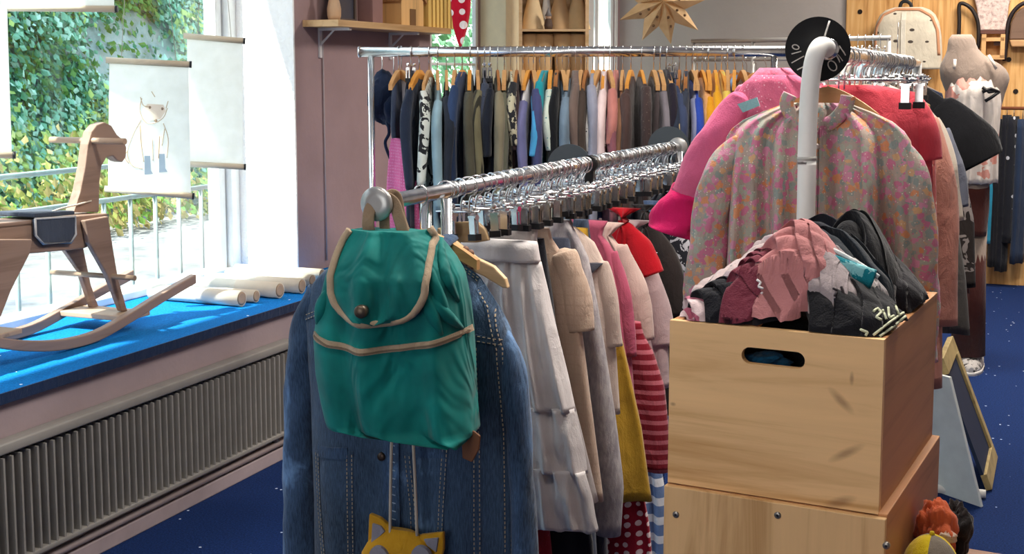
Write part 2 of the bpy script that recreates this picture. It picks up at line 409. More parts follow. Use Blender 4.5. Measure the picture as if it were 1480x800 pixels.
for a, b in ((y2a, y2a+.03), (y2b-.03, y2b)): w2.box((WX-.03, a, .9), (WX-.004, b, 2.45))
w2.box((WX-.03, y2a, .9), (WX-.004, y2b, .95)).box((WX-.03, y2a, 2.4), (WX-.004, y2b, 2.45)).box((WX-.03, y2a, 1.50), (WX-.01, y2b, 1.515))
struct('window_2', w2, whitep, fr=W, bev=.004)
struct('window_2_pane', MB().box((WX-.02, y2a, .92), (WX-.016, y2b, 2.43)), glassm(), fr=W)
w3 = MB()
for a, b in ((y3a, y3a+.06), (y3b-.06, y3b), (y3a+(y3b-y3a)*.22, y3a+(y3b-y3a)*.22+.07)): w3.box((WX-.03, a, .9), (WX-.004, b, 2.6))
w3.box((WX-.03, y3a, .9), (WX-.004, y3b, .96)).box((WX-.03, y3a, 2.54), (WX-.004, y3b, 2.6))
struct('window_3', w3, whitep, fr=W, bev=.004)
struct('window_3_pane', MB().box((WX-.02, y3a, .92), (WX-.016, y3b, 2.58)), glassm(), fr=W)
# pale column between the far windows
struct('trim_2', MB().box((WX, y2b+.02, 0), (WX+.16, y2b+.42, ZC)), plain('#e4d9b8', .6), fr=W, bev=.004)
struct('trim_3', MB().box((WX, y3a-.12, 0), (WX+.03, y3a-.01, ZC)).box((WX, y3b, .9), (WX+.012, y3b+.06, 2.7)), plain('#e6e6e2', .5), fr=W, bev=.004)
struct('baseboard_left', MB().box((0, YF, 0), (.022, .95, .05)).box((0, YF, .05), (.012, .95, .085)), plain('#a8989a', .6), fr=W, bev=.004)
# pine boarding on the back wall
PB = Fr(W.w((0, yb-.03, 0)), TH)
xp = PB.hit(1222, 60, 1, 0)[0]
n_ = N('pine_boarding'); v_ = n_.coord((30, 30, 1.8)); g_ = n_.noise(v_, 1, 5, .6, .8)
col_ = n_.ramp(g_, [(.3, hx('#a9763f')), (.5, hx('#d3a163')), (.7, hx('#e2b87c'))])
kd = n_.vor(n_.coord((1, 1, .6)), 3.2); col_ = n_.mix(n_.ramp(kd.outputs['Distance'], [(.06, (1, 1, 1)), (.12, (0, 0, 0))]), col_, hx('#8a5528'))
pine = n_.done(col_, .55, 0, g_, .1, .001)
pb = MB(); xx = xp; 
while xx < XR: pb.box((xx, -.0, 0), (min(XR, xx+.45)-.004, .028, ZC)); xx += .45
tb = struct('wall_back_boarding', pb, pine, fr=PB, bev=.002)
dh = MB()
for px, py in ((1243, 17), (1458, 86), (1468, 132), (1340, 20)):
    p = PB.hit(px, py, 1, 0); dh.lathe([(.017, -.004), (.017, .004)], p, 14, 1)
struct('wall_back_peg_holes', dh, plain('#20160f', .8), fr=PB)
# ------------------------------------------------------------------ outside
n_ = N('paving'); v_ = n_.coord(); c_ = n_.ramp(n_.noise(v_, 2.2, 6, .7), [(.3, hx('#5a5a5a')), (.5, hx('#7b7a79')), (.7, hx('#8d8c8a'))]); paving = n_.done(c_, .9, 0, n_.noise(v_, 9, 4), .4, .02)
struct('ground', MB().quad([(-40, -25, -.04), (-.72, -25, -.04), (-.72, 40, -.04), (-40, 40, -.04)]), paving, fr=W)
IB = -6.1
n_ = N('bank_stone'); v_ = n_.coord(); c_ = n_.ramp(n_.noise(v_, 1.6, 5, .7), [(.3, hx('#57685f')), (.52, hx('#8aa0a2')), (.7, hx('#a2acae'))]); stone = n_.done(c_, .9, 0, n_.noise(v_, 5, 5), .6, .05)
struct('wall_exterior', MB().prism([(IB-.2, -6, -.04), (IB-1.4, -6, 4.8), (IB-9, -6, 4.8), (IB-9, -6, -.04)], (0, 20.5, 0)), stone, fr=W)
rnd = random.Random(4)
def leafcloud(name, label, cat, pts, size, cols, up=.3):
    """one uncountable mass of leaves"""
    mb = MB(); mats = []
    for i, h in enumerate(cols):
        n = N('leaf_'+h.strip('#')); v = n.coord(); mats.append(n.done(n.ramp(n.noise(v, 3, 3), [(.3, dark(hx(h), .8)), (.7, dark(hx(h), 1.25))]), .6, transl=.35))
    ids = []
    for p in pts:
        nrm = Vector((rnd.gauss(.8, .5), rnd.gauss(-.1, .6), rnd.gauss(up, .5))).normalized()
        u = nrm.cross(Vector((rnd.random(), rnd.random(), rnd.random()))).normalized(); w = nrm.cross(u); s = size*rnd.uniform(.55, 1.3); c = Vector(p)
        f0 = len(mb.f)
        mb.quad([c-u*s, c-u*s*.2+w*s*.6, c+u*s*.9+nrm*s*.25, c-u*s*.2-w*s*.6])
        patch = noise.noise((p[0]*.6, p[1]*.7, p[2]*.9)); k = int((patch*.9+.5+rnd.uniform(-.28, .28))*len(cols))
        ids.append(max(0, min(len(cols)-1, k)))
    o = mb.build(name, mats, None, False, fixn=False); o.data.polygons.foreach_set('material_index', ids); o.location = W.o; o.rotation_euler = (0, 0, TH)
    return tag(o, label, cat, kind='stuff')
pts = []
while len(pts) < 46000:
    y = rnd.uniform(3.0, 11.5); z = rnd.uniform(.1, 4.7)
    if noise.noise((y*.7, z*.9, 2.0)) < -.22 and rnd.random() < .86: continue
    pts.append((IB-.2-1.2*z/4.8+rnd.uniform(-.02, .22), y, z))
leafcloud('ivy_foliage', 'mass of pale ivy leaves covering the bank outside the big window', 'ivy', pts, .050, ['#4f7f3a', '#3d7a5a', '#6fae96', '#a4d0c2', '#a8c874', '#c9d894'])
pts = [(IB+.45+abs(rnd.gauss(0, .25)), rnd.uniform(4, 13), abs(rnd.gauss(0, .33))) for _ in range(3600)]
leafcloud('undergrowth', 'low yellow green undergrowth along the foot of the ivy bank', 'undergrowth', pts, .05, ['#5d7a35', '#8a8f4a', '#a99a66', '#7fae54'])
pts = [(-1.75+max(-.5, min(.5, rnd.gauss(0, .22))), rnd.uniform(2.6, 7.5), rnd.uniform(.1, 3.4)) for _ in range(9000)]
leafcloud('hedge_foliage', 'pale green hedge seen through the narrow window behind the polka dot pennant', 'hedge', pts, .045, ['#5b8f5a', '#79ad82', '#9cc7a0', '#b8d6b4'])
# iron railing outside the window
RX = -.98
r0 = W.hit(240, 449, 0, RX)
rl = wthing('window_railing', 'slim grey metal railing with upright bars outside the big window', 'railing', (RX, -.2, -.04))
z1 = W.hit(200, 236, 0, RX)[2]; z2 = W.hit(200, 283, 0, RX)[2]; mt = plain('#9fb3b3', .5)
for z in (z1, z2, .22): MB().tube([(RX, -3.2, z), (RX, 1.35, z)], .011, 8, up=(0, 0, 1)).build('rail', mt, rl, off=(RX, -.2, -.04))
ys = W.hit(190, 350, 0, RX)[1]
for k in range(-9, 5):
    y = ys+.17*k
    MB().box((RX-.006, y-.008, -.04), (RX+.006, y+.008, z2)).build('bar', mt, rl, off=(RX, -.2, -.04))
for y in (-3.1, 1.3): MB().box((RX-.015, y-.015, -.04), (RX+.015, y+.015, z1)).build('post', mt, rl, off=(RX, -.2, -.04))
# ================================================================== RADIATOR
B = (.03, -.9, .1); rd = wthing('radiator', 'long grey ribbed panel radiator under the blue carpeted window seat', 'radiator', B)
rg = plain('#8f8b86', .45); y0, y1 = -2.5, W.hit(421, 560, 0, .03)[1]
MB().box((.0, y0, .112), (.018, y1, .44)).build('back_panel', plain('#45433f', .6), rd, off=B)  # darker than the fins: shade of the gaps put into its colour
fb = MB(); y = y1-.012
while y > y0:
    fb.prism([(.018, y-.0075, 0), (.050, y-.0055, 0), (.050, y+.0015, 0), (.018, y+.0035, 0)], (0, 0, .298)); y -= .0322
for i, vv in enumerate(fb.v): fb.v[i] = (vv[0], vv[1], vv[2]+.118)
fb.build('convector_fins', rg, rd, False, off=B)
MB().box((.0, y0, .425), (.051, y1, .457)).build('top_grille', rg, rd, off=B, bev=.006)
MB().box((.0, y0, .104), (.051, y1, .121)).build('bottom_rail', rg, rd, off=B, bev=.004)
MB().tube([(.022, y0, .072), (.022, y1, .072)], .012, 10, up=(0, 0, 1)).build('pipe', plain('#9b8d8d', .5), rd, off=B)
for y in (y0+.2, y1-.1): MB().box((.012, y-.012, .072), (.03, y+.012, .11)).build('bracket', rg, rd, off=B)
# ================================================================== ROCKING HORSE
hy = W.hit(90, 450, 0, -.33)[1]; B = (-.33, hy, zs)
hs = wthing('rocking_horse', 'wooden plank rocking horse with dark saddle pad on the blue window seat', 'rocking horse', B)
ply = wood('ply', '#93796a', 'y', '#7a6254'); plyx = wood('plyx', '#a98e78', 'x', '#85705d')
def trace(pts, x): return [W.hit(px, py, 0, x) for px, py in pts]
def board(name, pts, x, t, m, sm=0): 
    q = trace(smooth([p for p in pts], sm)[:-1] if sm else pts, x); return MB().prism(q, (t, 0, 0)).build(name, m, hs, False, off=B, bev=.004)
head = [(94, 306), (104, 275), (111, 240), (115, 208), (120, 190), (128, 180), (139, 176), (149, 181), (157, 194), (167, 202), (171, 213), (170, 227), (165, 234), (158, 232), (151, 225), (142, 227), (135, 239), (132, 262), (131, 306), (94, 306)]
board('head', head, -.348, .036, ply)
hp = W.hit(128, 203, 0, -.33)
MB().tube([(-.49, hp[1], hp[2]), (-.18, hp[1], hp[2])], .0105, 12).build('handle', plyx, hs, off=B)
body = [(-130, 345), (-130, 380), (-60, 395), (35, 366), (113, 359), (150, 345), (150, 314), (60, 318), (-60, 330)]
for x in (-.285, -.395): board('side_panel', body, x, .02, ply)
top = trace([(-150, 335), (154, 308)], -.27); 
MB().prism([(-.405, top[0][1], top[0][2]), (-.265, top[0][1], top[0][2]), (-.265, top[1][1], top[1][2]), (-.405, top[1][1], top[1][2])], (0, 0, -.02)).build('seat_board', ply, hs, False, off=B, bev=.004)
pad = [(46, 316), (104, 312), (105, 338), (98, 350), (58, 352), (47, 340)]
q = trace(pad, -.263); ztop = max(p[2] for p in q)+.012
pm = MB().prism(q, (.012, 0, 0)); pm.prism([(-.412, q[0][1], q[0][2]+.004), (-.25, q[0][1], q[0][2]+.004), (-.25, q[1][1], q[1][2]+.004), (-.412, q[1][1], q[1][2]+.004)], (0, 0, .014))
so = pm.build('saddle_pad', cloth('#3f4654'), hs, False, off=B, bev=.004)
MB().tube([(p[0]+.013, p[1], p[2]) for p in q]+[(q[0][0]+.013, q[0][1], q[0][2])], .004, 6).build('piping', cloth('#c9c6c4'), so, off=B)
nearleg = [(116, 318), (150, 312), (157, 359), (164, 400), (178, 449), (169, 449), (148, 396), (122, 350)]
farleg = [(80, 350), (113, 352), (125, 410), (137, 444), (127, 444), (109, 391)]
board('leg', nearleg, -.262, .02, ply); board('leg', farleg, -.415, .02, ply)
rear = [(-60, 345), (40, 345), (36, 366), (9, 419), (-14, 478), (-24, 478), (-15, 425), (-40, 380)]
board('leg', rear, -.262, .02, ply); board('leg', [(a-45, b-12) for a, b in rear], -.415, .02, ply)
fd = W.hit(160, 399, 0, -.25)
MB().tube([(-.50, fd[1], fd[2]), (-.15, fd[1], fd[2])], .009, 10).build('footrest', plyx, hs, off=B)
nr = smooth([(-130, 470), (-60, 492), (0, 506), (46, 510), (92, 507), (139, 494), (185, 468), (231, 439), (279, 411)], 4)
def rocker(pts, x, hgt):
    c = trace(pts, x); lo = min(p[2] for p in c); dz = zs+.003-(lo-hgt/2); c = [Vector((p[0], p[1], p[2]+dz)) for p in c]
    mb = MB(); mb.ring([[(x-.012, p[1], p[2]-hgt/2), (x+.016, p[1], p[2]-hgt/2), (x+.016, p[1], p[2]+hgt/2), (x-.012, p[1], p[2]+hgt/2)] for p in c])
    mb.build('rocker', ply, hs, False, off=B, bev=.004); return c
cn = rocker(nr, -.195, .034)
shift = W.hit(203, 456, 0, -.195)
MBc = MB()
for p in cn: MBc.v.append((-.50, p[1], p[2]))
c2 = [Vector((-.47, p[1], p[2])) for p in cn]
mb = MB(); mb.ring([[(-.482, p[1], p[2]-.017), (-.454, p[1], p[2]-.017), (-.454, p[1], p[2]+.017), (-.482, p[1], p[2]+.017)] for p in c2]); mb.build('rocker', ply, hs, False, off=B, bev=.004)
zc = W.hit(173, 449, 0, -.252)
MB().box((-.49, zc[1]-.06, zc[2]-.022), (-.18, zc[1]+.07, zc[2]-.004)).build('cross_board', plyx, hs, False, off=B, bev=.003)
zr = W.hit(-20, 478, 0, -.252)
MB().box((-.49, zr[1]-.06, zr[2]-.016), (-.18, zr[1]+.07, zr[2])).build('cross_board', plyx, hs, False, off=B, bev=.003)
cd = smooth([tuple(W.hit(px, py, 0, x)) for px, py, x in ((132, 290, -.31), (110, 296, -.30), (92, 300, -.30), (72, 308, -.30), (95, 312, -.37), (131, 300, -.36), (133, 291, -.32))], 6)
MB().tube(cd, .003, 6).build('rein_cord', plain('#cfc4b4', .8), hs, off=B)
# ================================================================== PAPER ROLLS
rolls = [((350, 443), .030, -.03, 'front roll of thick white paper tubing nearest the rocking horse', .42), ((371, 437), .024, .03, 'slim white paper roll second from the rocking horse', .36), ((405, 431), .031, -.02, 'white paper roll third from the rocking horse', .42),
         ((437, 424), .030, .02, 'white paper roll fourth from the rocking horse on the window seat', .44), ((452, 414), .025, -.03, 'white paper roll second from the mauve wall on the window seat', .42), ((466, 407), .027, .02, 'white paper roll closest to the mauve wall', .42)]
paper = plain('#d3c9b8', .75)
last = -9
for (px, py), r, an, lab, ln in rolls:
    p = W.loc(Pz(px, py, zs)); y = max(p[1], last+r+.003); last = y+r
    t = wthing('paper_roll', lab, 'paper roll', (p[0], y, zs+r+.001), 'paper rolls on the window seat')
    pr = [(r*.80, -.004), (r, 0), (r, -ln*.45), (r*1.015, -ln*.452), (r*1.015, -ln*.47), (r, -ln*.472), (r, -ln), (r*.8, -ln+.004)]
    MB().lathe(pr, n=24, ax=0).build('tube', paper, t)
    MB().lathe([(r*.8, -.003), (r*.8, .001), (r*.55, .001)], n=20, ax=0).build('core', plain('#a58e78', .8), t)
    t.rotation_euler = (0, 0, TH+an)
# ================================================================== POSTERS IN THE WINDOW
n_ = N('poster_paper'); v_ = n_.coord(); ppaper = n_.done(n_.ramp(n_.noise(v_, 20, 3), [(.3, hx('#f4f3ef')), (.7, hx('#fcfbf8'))]), .8, transl=.86)
dowel = wood('dowel', '#cbbfa9', 'x', '#b3a68f')
def poster(lab, tl, tr, bl, br, d0, d1, rodl=0):
    a, b, c, d = P(*tl, d0), P(*tr, d1), P(*bl, d0), P(*br, d1); base = (c+d)/2
    t = thing('hanging_poster', lab, 'poster', base, 0, 'paper posters hanging in the window')
    nrm = (b-a).cross(c-a).normalized()
    if nrm[1] > 0: nrm = -nrm
    MB().prism([a, b, d, c], -nrm*.0012).build('sheet', ppaper, t, False, off=base)
    e = (b-a).normalized(); f = (d-c).normalized(); dz = Vector((0, 0, .009))
    for p, q, ee in ((a, b, e), (c, d, f)):
        rod = MB().tube([p-ee*.012, q+ee*.004], .0115, 10, up=(0, 0, 1)).build('rod', dowel, t, off=base)
        MB().tube([q+ee*.004, q+ee*.012], .0125, 10, up=(0, 0, 1)).build('end_cap', plain('#222022', .5), rod, off=base)
    top = (a+b)/2
    MB().tube([a+e*.04, (top[0], top[1], 2.6)], .0012, 5).build('cord', plain('#b9b4aa', .8), t, off=base)
    MB().tube([b-e*.04, (top[0], top[1], 2.6)], .0012, 5).build('cord', plain('#b9b4aa', .8), t, off=base)
    return t, a, b, c, d, nrm, base
t, a, b, c, d, nrm, base = poster('white paper poster with a faint sketched young animal wearing blue boots', (158, 87), (272, 93), (156, 273), (276, 283), 4.55, 4.62)
def onp(px, py):
    k = (px-157)/117; dd = 4.55+.07*k; return P(px, py, dd)+nrm*.0016
strk = MB(); brown = MB(); blue = MB()
for pl in ([(203, 140), (207, 152), (216, 154)], [(219, 132), (224, 140)], [(243, 146), (240, 156)], [(205, 142), (202, 160), (210, 176), (222, 178), (236, 170), (242, 156)], [(204, 172), (192, 195), (184, 220), (190, 238), (206, 244)],
           [(202, 180), (204, 210), (208, 234)], [(236, 178), (243, 200), (241, 228)], [(220, 200), (221, 232)], [(230, 196), (229, 228)], [(238, 186), (234, 210)], [(184, 218), (180, 226), (186, 236)]):
    strk.tube([onp(*p) for p in smooth(pl, 5)], .0016, 5)
for x, y, r in ((216, 155, 3), (234, 157, 3), (225, 174, 3)): 
    o = onp(x, y); brown.ball(o, (.003*r*.7, .0012, .003*r*.6), 8, 6)
for x, y in ((213, 236), (234, 233)): blue.prism([onp(x-4, y-11), onp(x+4, y-11), onp(x+5, y+10), onp(x+8, y+15), onp(x-4, y+16)], nrm*.0006)
wash = MB()
for pl in ([(204, 174), (194, 195), (186, 220), (192, 238), (205, 242), (206, 205)], [(224, 200), (234, 196), (236, 226), (226, 232)], [(206, 160), (213, 150), (236, 151), (240, 160), (232, 172), (214, 174)]): wash.prism([onp(x, y) for x, y in pl], nrm*.0003)
wash.build('sketch_wash', plain('#eee5d6', .9), t, False, off=base)
strk.build('sketch_lines', plain('#d2bfa3', .9), t, off=base); brown.build('sketch_eyes', plain('#9a8672', .9), t, off=base); blue.build('sketch_boots', plain('#8496a8', .9), t, False, off=base)
poster('blank white paper poster overlapping the white window reveal', (270, 52), (350, 59), (272, 237), (351, 241), 4.86, 4.9)
poster('paper poster showing only its wooden bottom rod above the window view', (-70, -200), (164, -195), (-70, 11), (165, 13), 4.42, 4.45)
poster('edge of a paper poster hanging beyond the left end of the window', (-90, -60), (8, -58), (-90, 222), (17, 224), 4.1, 4.15)
# ================================================================== SHELF ON THE MAUVE WALL
ye = W.hit(437, 34, 0, WX)[1]; sp = W.hit(489, 34, 1, ye); xs = sp[0]; zt = W.hit(489, 28, 1, ye)[2]; zb = W.hit(489, 38, 1, ye)[2]; yf = W.hit(652, 36, 0, xs)[1]
B = (WX, ye, zb); sh = wthing('wall_shelf', 'narrow pine shelf on white brackets fixed to the mauve wall', 'shelf', B)
MB().box((WX, ye, zb), (xs, yf, zt)).build('shelf_board', wood('shelf', '#c9a578', 'y', '#a98254'), sh, False, off=B, bev=.002)
for k, y in enumerate((ye+.13, yf-.35)):
    q = MB().box((WX, y, zb-.012), (xs-.02, y+.022, zb)).box((WX, y, zb-.13), (WX+.008, y+.022, zb)); q.prism([(WX, y+.009, zb-.07), (WX+.07, y+.009, zb-.01), (WX+.08, y+.009, zb-.01), (WX, y+.009, zb-.085)], (0, .004, 0)); q.build('bracket', plain('#c9c6c8', .4), sh, False, off=B)
MB().tube([(WX+.006, ye+.16, zb), (WX+.006, ye+.165, .62)], .004, 6).build('cable', plain('#a79a9d', .6), sh, off=B)
xm = (WX+xs)/2
def onshelf(px): return W.hit(px, 20, 0, xm)[1]
def sthing(name, label, cat, y, x=None): return wthing(name, label, cat, (x if x is not None else xm, y, zt+.001))
t = sthing('wooden_vase', 'turned pale wood vase at the near end of the mauve wall shelf', 'vase', onshelf(483))
MB().lathe([(.024, 0), (.03, .02), (.031, .05), (.024, .085), (.013, .1), (.012, .13), (.017, .15), (.012, .16)], n=20).build('body', wood('vase', '#c9a684', 'z'), t); MB().lathe([(.008, .155), (.008, .165)], n=10).build('stopper', plain('#8a6a4e'), t)
t = sthing('picture_frame', 'small dark picture frame standing behind the pale wood vase', 'picture frame', onshelf(505), WX+.05)
MB().box((-.005, -.09, 0), (.012, .09, .2)).build('backing', plain('#3b3d4a', .4), t, False)
f_ = MB()
for lo, hi in (((.0, -.1, 0), (.02, -.085, .21)), ((.0, .085, 0), (.02, .1, .21)), ((.0, -.085, 0), (.02, .085, .015)), ((.0, -.085, .195), (.02, .085, .21))): f_.box(lo, hi)
f_.build('frame', plain('#574a44', .5), t, False)
t = sthing('storage_box', 'small dusky red box on the mauve wall shelf beside the dark frame', 'box', onshelf(535))
MB().box((-.04, -.05, 0), (.04, .05, .17)).build('body', plain('#8d6a66', .7), t, False, bev=.003); MB().box((-.042, -.052, .17), (.042, .052, .2)).build('lid', plain('#6b4f4e', .7), t, False, bev=.003)
t = sthing('wooden_house', 'pitched wooden toy house glowing amber on the mauve wall shelf', 'toy house', onshelf(583))
MB().prism([(.05, -.12, 0), (.05, .12, 0), (.05, .12, .12), (.05, 0, .22), (.05, -.12, .12)], (-.1, 0, 0)).build('walls', wood('house', '#dcae72', 'z'), t, False)
MB().prism([(.06, -.14, .11), (.06, 0, .225), (.06, 0, .245), (.06, -.14, .13)], (-.12, 0, 0)).prism([(.06, .14, .11), (.06, 0, .225), (.06, 0, .245), (.06, .14, .13)], (-.12, 0, 0)).build('roof', wood('roof', '#a97a4c', 'y'), t, False)
MB().box((.05, -.03, 0), (.053, .03, .08)).build('door', plain('#70502f'), t, False)
t = sthing('slatted_crate', 'honey yellow slatted crate at the far end of the mauve wall shelf', 'crate', onshelf(626)-.02)
q = MB()
for k in range(7): q.box((.05, -.15+.045*k, 0), (.058, -.122+.045*k, .16)); 
for k in range(3): q.box((-.05+.04*k, -.16, 0), (-.02+.04*k, -.152, .16))
q.build('slats', wood('crate', '#e4bd6a', 'z'), t, False)
MB().box((-.06, -.16, 0), (.05, .17, .012)).box((-.06, .16, 0), (.05, .168, .16)).box((-.06, -.15, 0), (-.052, .16, .16)).build('panels', wood('crate2', '#d9ad5b', 'y'), t, False); MB().box((.048, -.165, .165), (.064, .172, .19)).box((-.064, -.165, .165), (-.05, .172, .19)).build('rim', wood('crate3', '#c9953f', 'y'), t, False)
# red dotted pennant
pf = Fr(P(666, -60, 5.55), 0); 
rows = [(pf.hit(x0, y)[2], pf.hit(x0, y)[0], pf.hit(x1, y)[0]) for y, x0, x1 in ((-45, 655, 672), (-10, 651, 681), (15, 652, 680), (40, 655, 676), (60, 661, 670), (69, 664, 667))]
t = thing('dotted_pennant', 'red cloth windsock with white polka dots hanging by the shelf end', 'pennant', pf.o)
m = MB(); Loft(rows, .03, .004, 2, 5).add(m); m.build('body', cloth('#c4162f', 'dots', '#f3e6e2', 17), t)
MB().tube([(0, 0, -.05), (0, 0, ZC-pf.o[2])], .0015, 5).build('cord', plain('#d8d0c8'), t)
# ================================================================== CONE SHELVES
kd_ = 6.9; KF = Fr(P(750, 44, kd_), 0)
def kx(px): return KF.hit(px, 44)[0]
def kz(py): return KF.hit(800, py)[2]
x0, x1 = kx(750), kx(851); zf = -KF.o[2]
t = thing('display_shelf', 'tall pale wood display shelf beside the cream column with cones', 'shelf', (KF.o[0], KF.o[1], 0)); 
sw = wood('disp', '#d8b68a', 'x', '#b9935f'); ob = (0, 0, -KF.o[2])
MB().box((x0, .22, zf), (x1, .235, kz(-120))).build('back_panel', sw, t, False, off=ob)
for a_ in (x0, x1-.018): MB().box((a_, 0, zf), (a_+.018, .22, kz(-120))).build('side_panel', sw, t, False, off=ob)
zz = [kz(42)+.3*k for k in (-5, -4, -3, -2, -1, 0, 1)]
for z in zz: MB().box((x0+.018, 0, z-.012), (x1-.018, .22, z)).build('shelf', sw, t, False, off=ob)
cone = MB().lathe([(.001, .26), (.012, .25), (.05, 0.0)], n=24)
for i, (px, h, mt, lab) in enumerate(((771, .25, '#e0c69c', 'kraft paper cone at the near end of the upper display shelf'), (791, .24, '#eceae4', 'slim white paper cone behind the small gnome figure'), (810, .25, '#c2a077', 'darker brown paper cone right of the small gnome figure'), (836, .25, '#d7ba8c', 'kraft paper cone at the far end of the upper display shelf'))):
    r = .074 if i != 1 else .045
    o = MB().lathe([(r, 0), (r*.98, .004), (r*.12, h*.97), (.001, h)], n=28).build('paper_cone', plain(mt, .8)); o.location = KF.w((kx(px), .13 if i != 1 else .165, zz[5]+.001)); tag(o, lab, 'paper cone', 'paper cones on the display shelf')
t = thing('gnome_figure', 'tiny grey gnome figure between the paper cones', 'figurine', KF.w((kx(793), .045, zz[5]+.001)))
MB().lathe([(.02, 0), (.024, .02), (.018, .05), (.008, .06)], n=16).build('body', plain('#5b4a40', .8), t); MB().ball((0, 0, .065), .015).build('head', plain('#c9a68a'), t); MB().lathe([(.019, .07), (.001, .115)], n=14).build('hat', plain('#8e8a88', .8), t)
for px, lab in ((765, 'tapered kraft paper basket leftmost on the lower display shelf'), (787, 'tapered kraft paper basket second on the lower display shelf'), (815, 'tapered kraft paper basket third on the lower display shelf'), (838, 'tapered kraft paper basket last on the lower display shelf')):
    o = MB().lathe([(.036, 0), (.038, .004), (.056, .275), (.051, .275), (.034, .02)], n=26).build('paper_basket', plain('#cda87a', .8)); o.location = KF.w((kx(px), .11, zz[4]+.001)); tag(o, lab, 'basket', 'paper baskets on the display shelf')
# ================================================================== STAR LANTERN
ctr = P(957, 3, 5.6); t = thing('paper_star', 'folded kraft paper star lantern hanging below the ceiling', 'star lantern', ctr)
n_ = N('star_paper'); v_ = n_.coord(); stp = n_.done(n_.ramp(n_.noise(v_, 12, 3), [(.3, hx('#d0a878')), (.7, hx('#e6c798'))]), .8, transl=.25)
L_ = {0: .20, 1: .17}
for k in range(9):
    a0 = -math.pi/2+.22+2*math.pi*k/9; m = MB(); R = .20 if k % 2 else .185; ri = .105; hw = math.pi/9*.98
    tip = (R*math.cos(a0), -.0, R*math.sin(a0)); l_ = (ri*math.cos(a0-hw), 0, ri*math.sin(a0-hw)); r_ = (ri*math.cos(a0+hw), 0, ri*math.sin(a0+hw))
    f_ = (.03*math.cos(a0), -.06, .03*math.sin(a0)); g_ = (.03*math.cos(a0), .06, .03*math.sin(a0)); cf = (0, -.045, 0); cb = (0, .045, 0)
    n0 = len(m.v); m.v += [tip, l_, r_, f_, g_, cf, cb]; m.f += [(n0, n0+1, n0+3), (n0, n0+3, n0+2), (n0, n0+4, n0+1), (n0, n0+2, n0+4), (n0+3, n0+1, n0+5), (n0+3, n0+5, n0+2), (n0+4, n0+6, n0+1), (n0+4, n0+2, n0+6)]
    m.build('point', stp, t, False)
q = MB()
for k in range(9):
    a0 = -math.pi/2+.22+2*math.pi*k/9
    for rr in (.07, .11): q.ball((rr*math.cos(a0+.1), -.046+.2*(rr-.07), rr*math.sin(a0+.1)), .006, 8, 6)
q.build('punched_holes', plain('#6b4c30'), t); MB().tube([(0, 0, .1), (0, 0, ZC-ctr[2])], .002, 5).build('cord', plain('#e0dcd4'), t)
import re
# ================================================================== HANGERS AND GARMENTS
black = plain('#17171a', .5)
def hook_mesh(r=.02):
    pts = [(r*math.cos(a), 0, r*math.sin(a)) for a in [math.radians(d) for d in range(205, -95, -20)]]
    pts = [(-p[0], 0, p[2]) for p in pts]
    return MB().tube([(-p[0], p[1], p[2]) for p in pts][::1]+[(0, 0, -r-.012), (0, 0, -.068)], .0019, 6)
hookm = hook_mesh().mesh('hook', chrome())
def arch(w, h=.034, t=.012, drop=.052):
    up_, lo_ = [], []
    for i in range(-10, 11):
        u = i/10; z = -.064-drop*abs(u)**1.5; k = h*(1-.45*abs(u)); up_.append((u*w, -t/2, z)); lo_.append((u*w, -t/2, z-k))
    return MB().prism(up_+lo_[::-1], (0, t, 0))
HM = {'wood': [('body', arch(.155).mesh('hanger_body', wood('hanger', '#c39664', 'x', '#a97c4c'), False))],
      'dark': [('body', arch(.155).mesh('hanger_body', wood('hanger_dark', '#a06a3c', 'x', '#7d4f2b'), False))],
      'orange': [('body', arch(.155).mesh('hanger_body', wood('hanger_orange', '#d59443', 'x', '#b97a31'), False))]}
cb = MB().tube([(-.14, 0, -.07), (.14, 0, -.07)], .0024, 8, up=(0, 0, 1))
cl = MB(); cj = MB(); cs_ = MB()
cl.box((-.008, -.006, -.118), (.008, -.003, -.078)).box((-.008, .003, -.118), (.008, .006, -.078)).lathe([(.006, -.011), (.006, .011)], (0, 0, -.082), 10, 0)
cl.ball((0, 0, -.066), (.006, .005, .007), 8, 6)
cj.box((-.0115, -.008, -.128), (.0115, .008, -.115))
HM['clip'] = []
clipm, jawm = cl.mesh('clip', chrome(), False), cj.mesh('jaw', black, False)
def link(name, me, par, loc=(0, 0, 0)):
    o = bpy.data.objects.new(name, me); C.objects.link(o); o.parent = par; o.location = loc; return o
protos = {}
def hanger(fr, kind, label, group, cx=.10, tilt=0.0):
    if (kind, cx) not in protos:
        t = thing('clip_hanger' if kind == 'clip' else 'wooden_hanger', label, 'hanger', (0, 0, 0))
        link('hook', hookm, t)
        for nm, me in HM[kind]: link(nm, me, t)
        if kind == 'clip':
            link('crossbar', MB().tube([(-cx-.02, 0, -.048), (cx+.02, 0, -.048)], .0022, 8, up=(0, 0, 1)).mesh('crossbar', chrome()), t)
            for s in (-1, 1):
                c = link('clip', clipm, t, (s*cx, 0, .022)); link('jaw', jawm, c)
        protos[(kind, cx)] = t
    else: t = copytree(protos[(kind, cx)])
    t.location = fr.o; t.rotation_euler = (0, tilt, fr.th); tag(t, label, 'hanger', group); return t
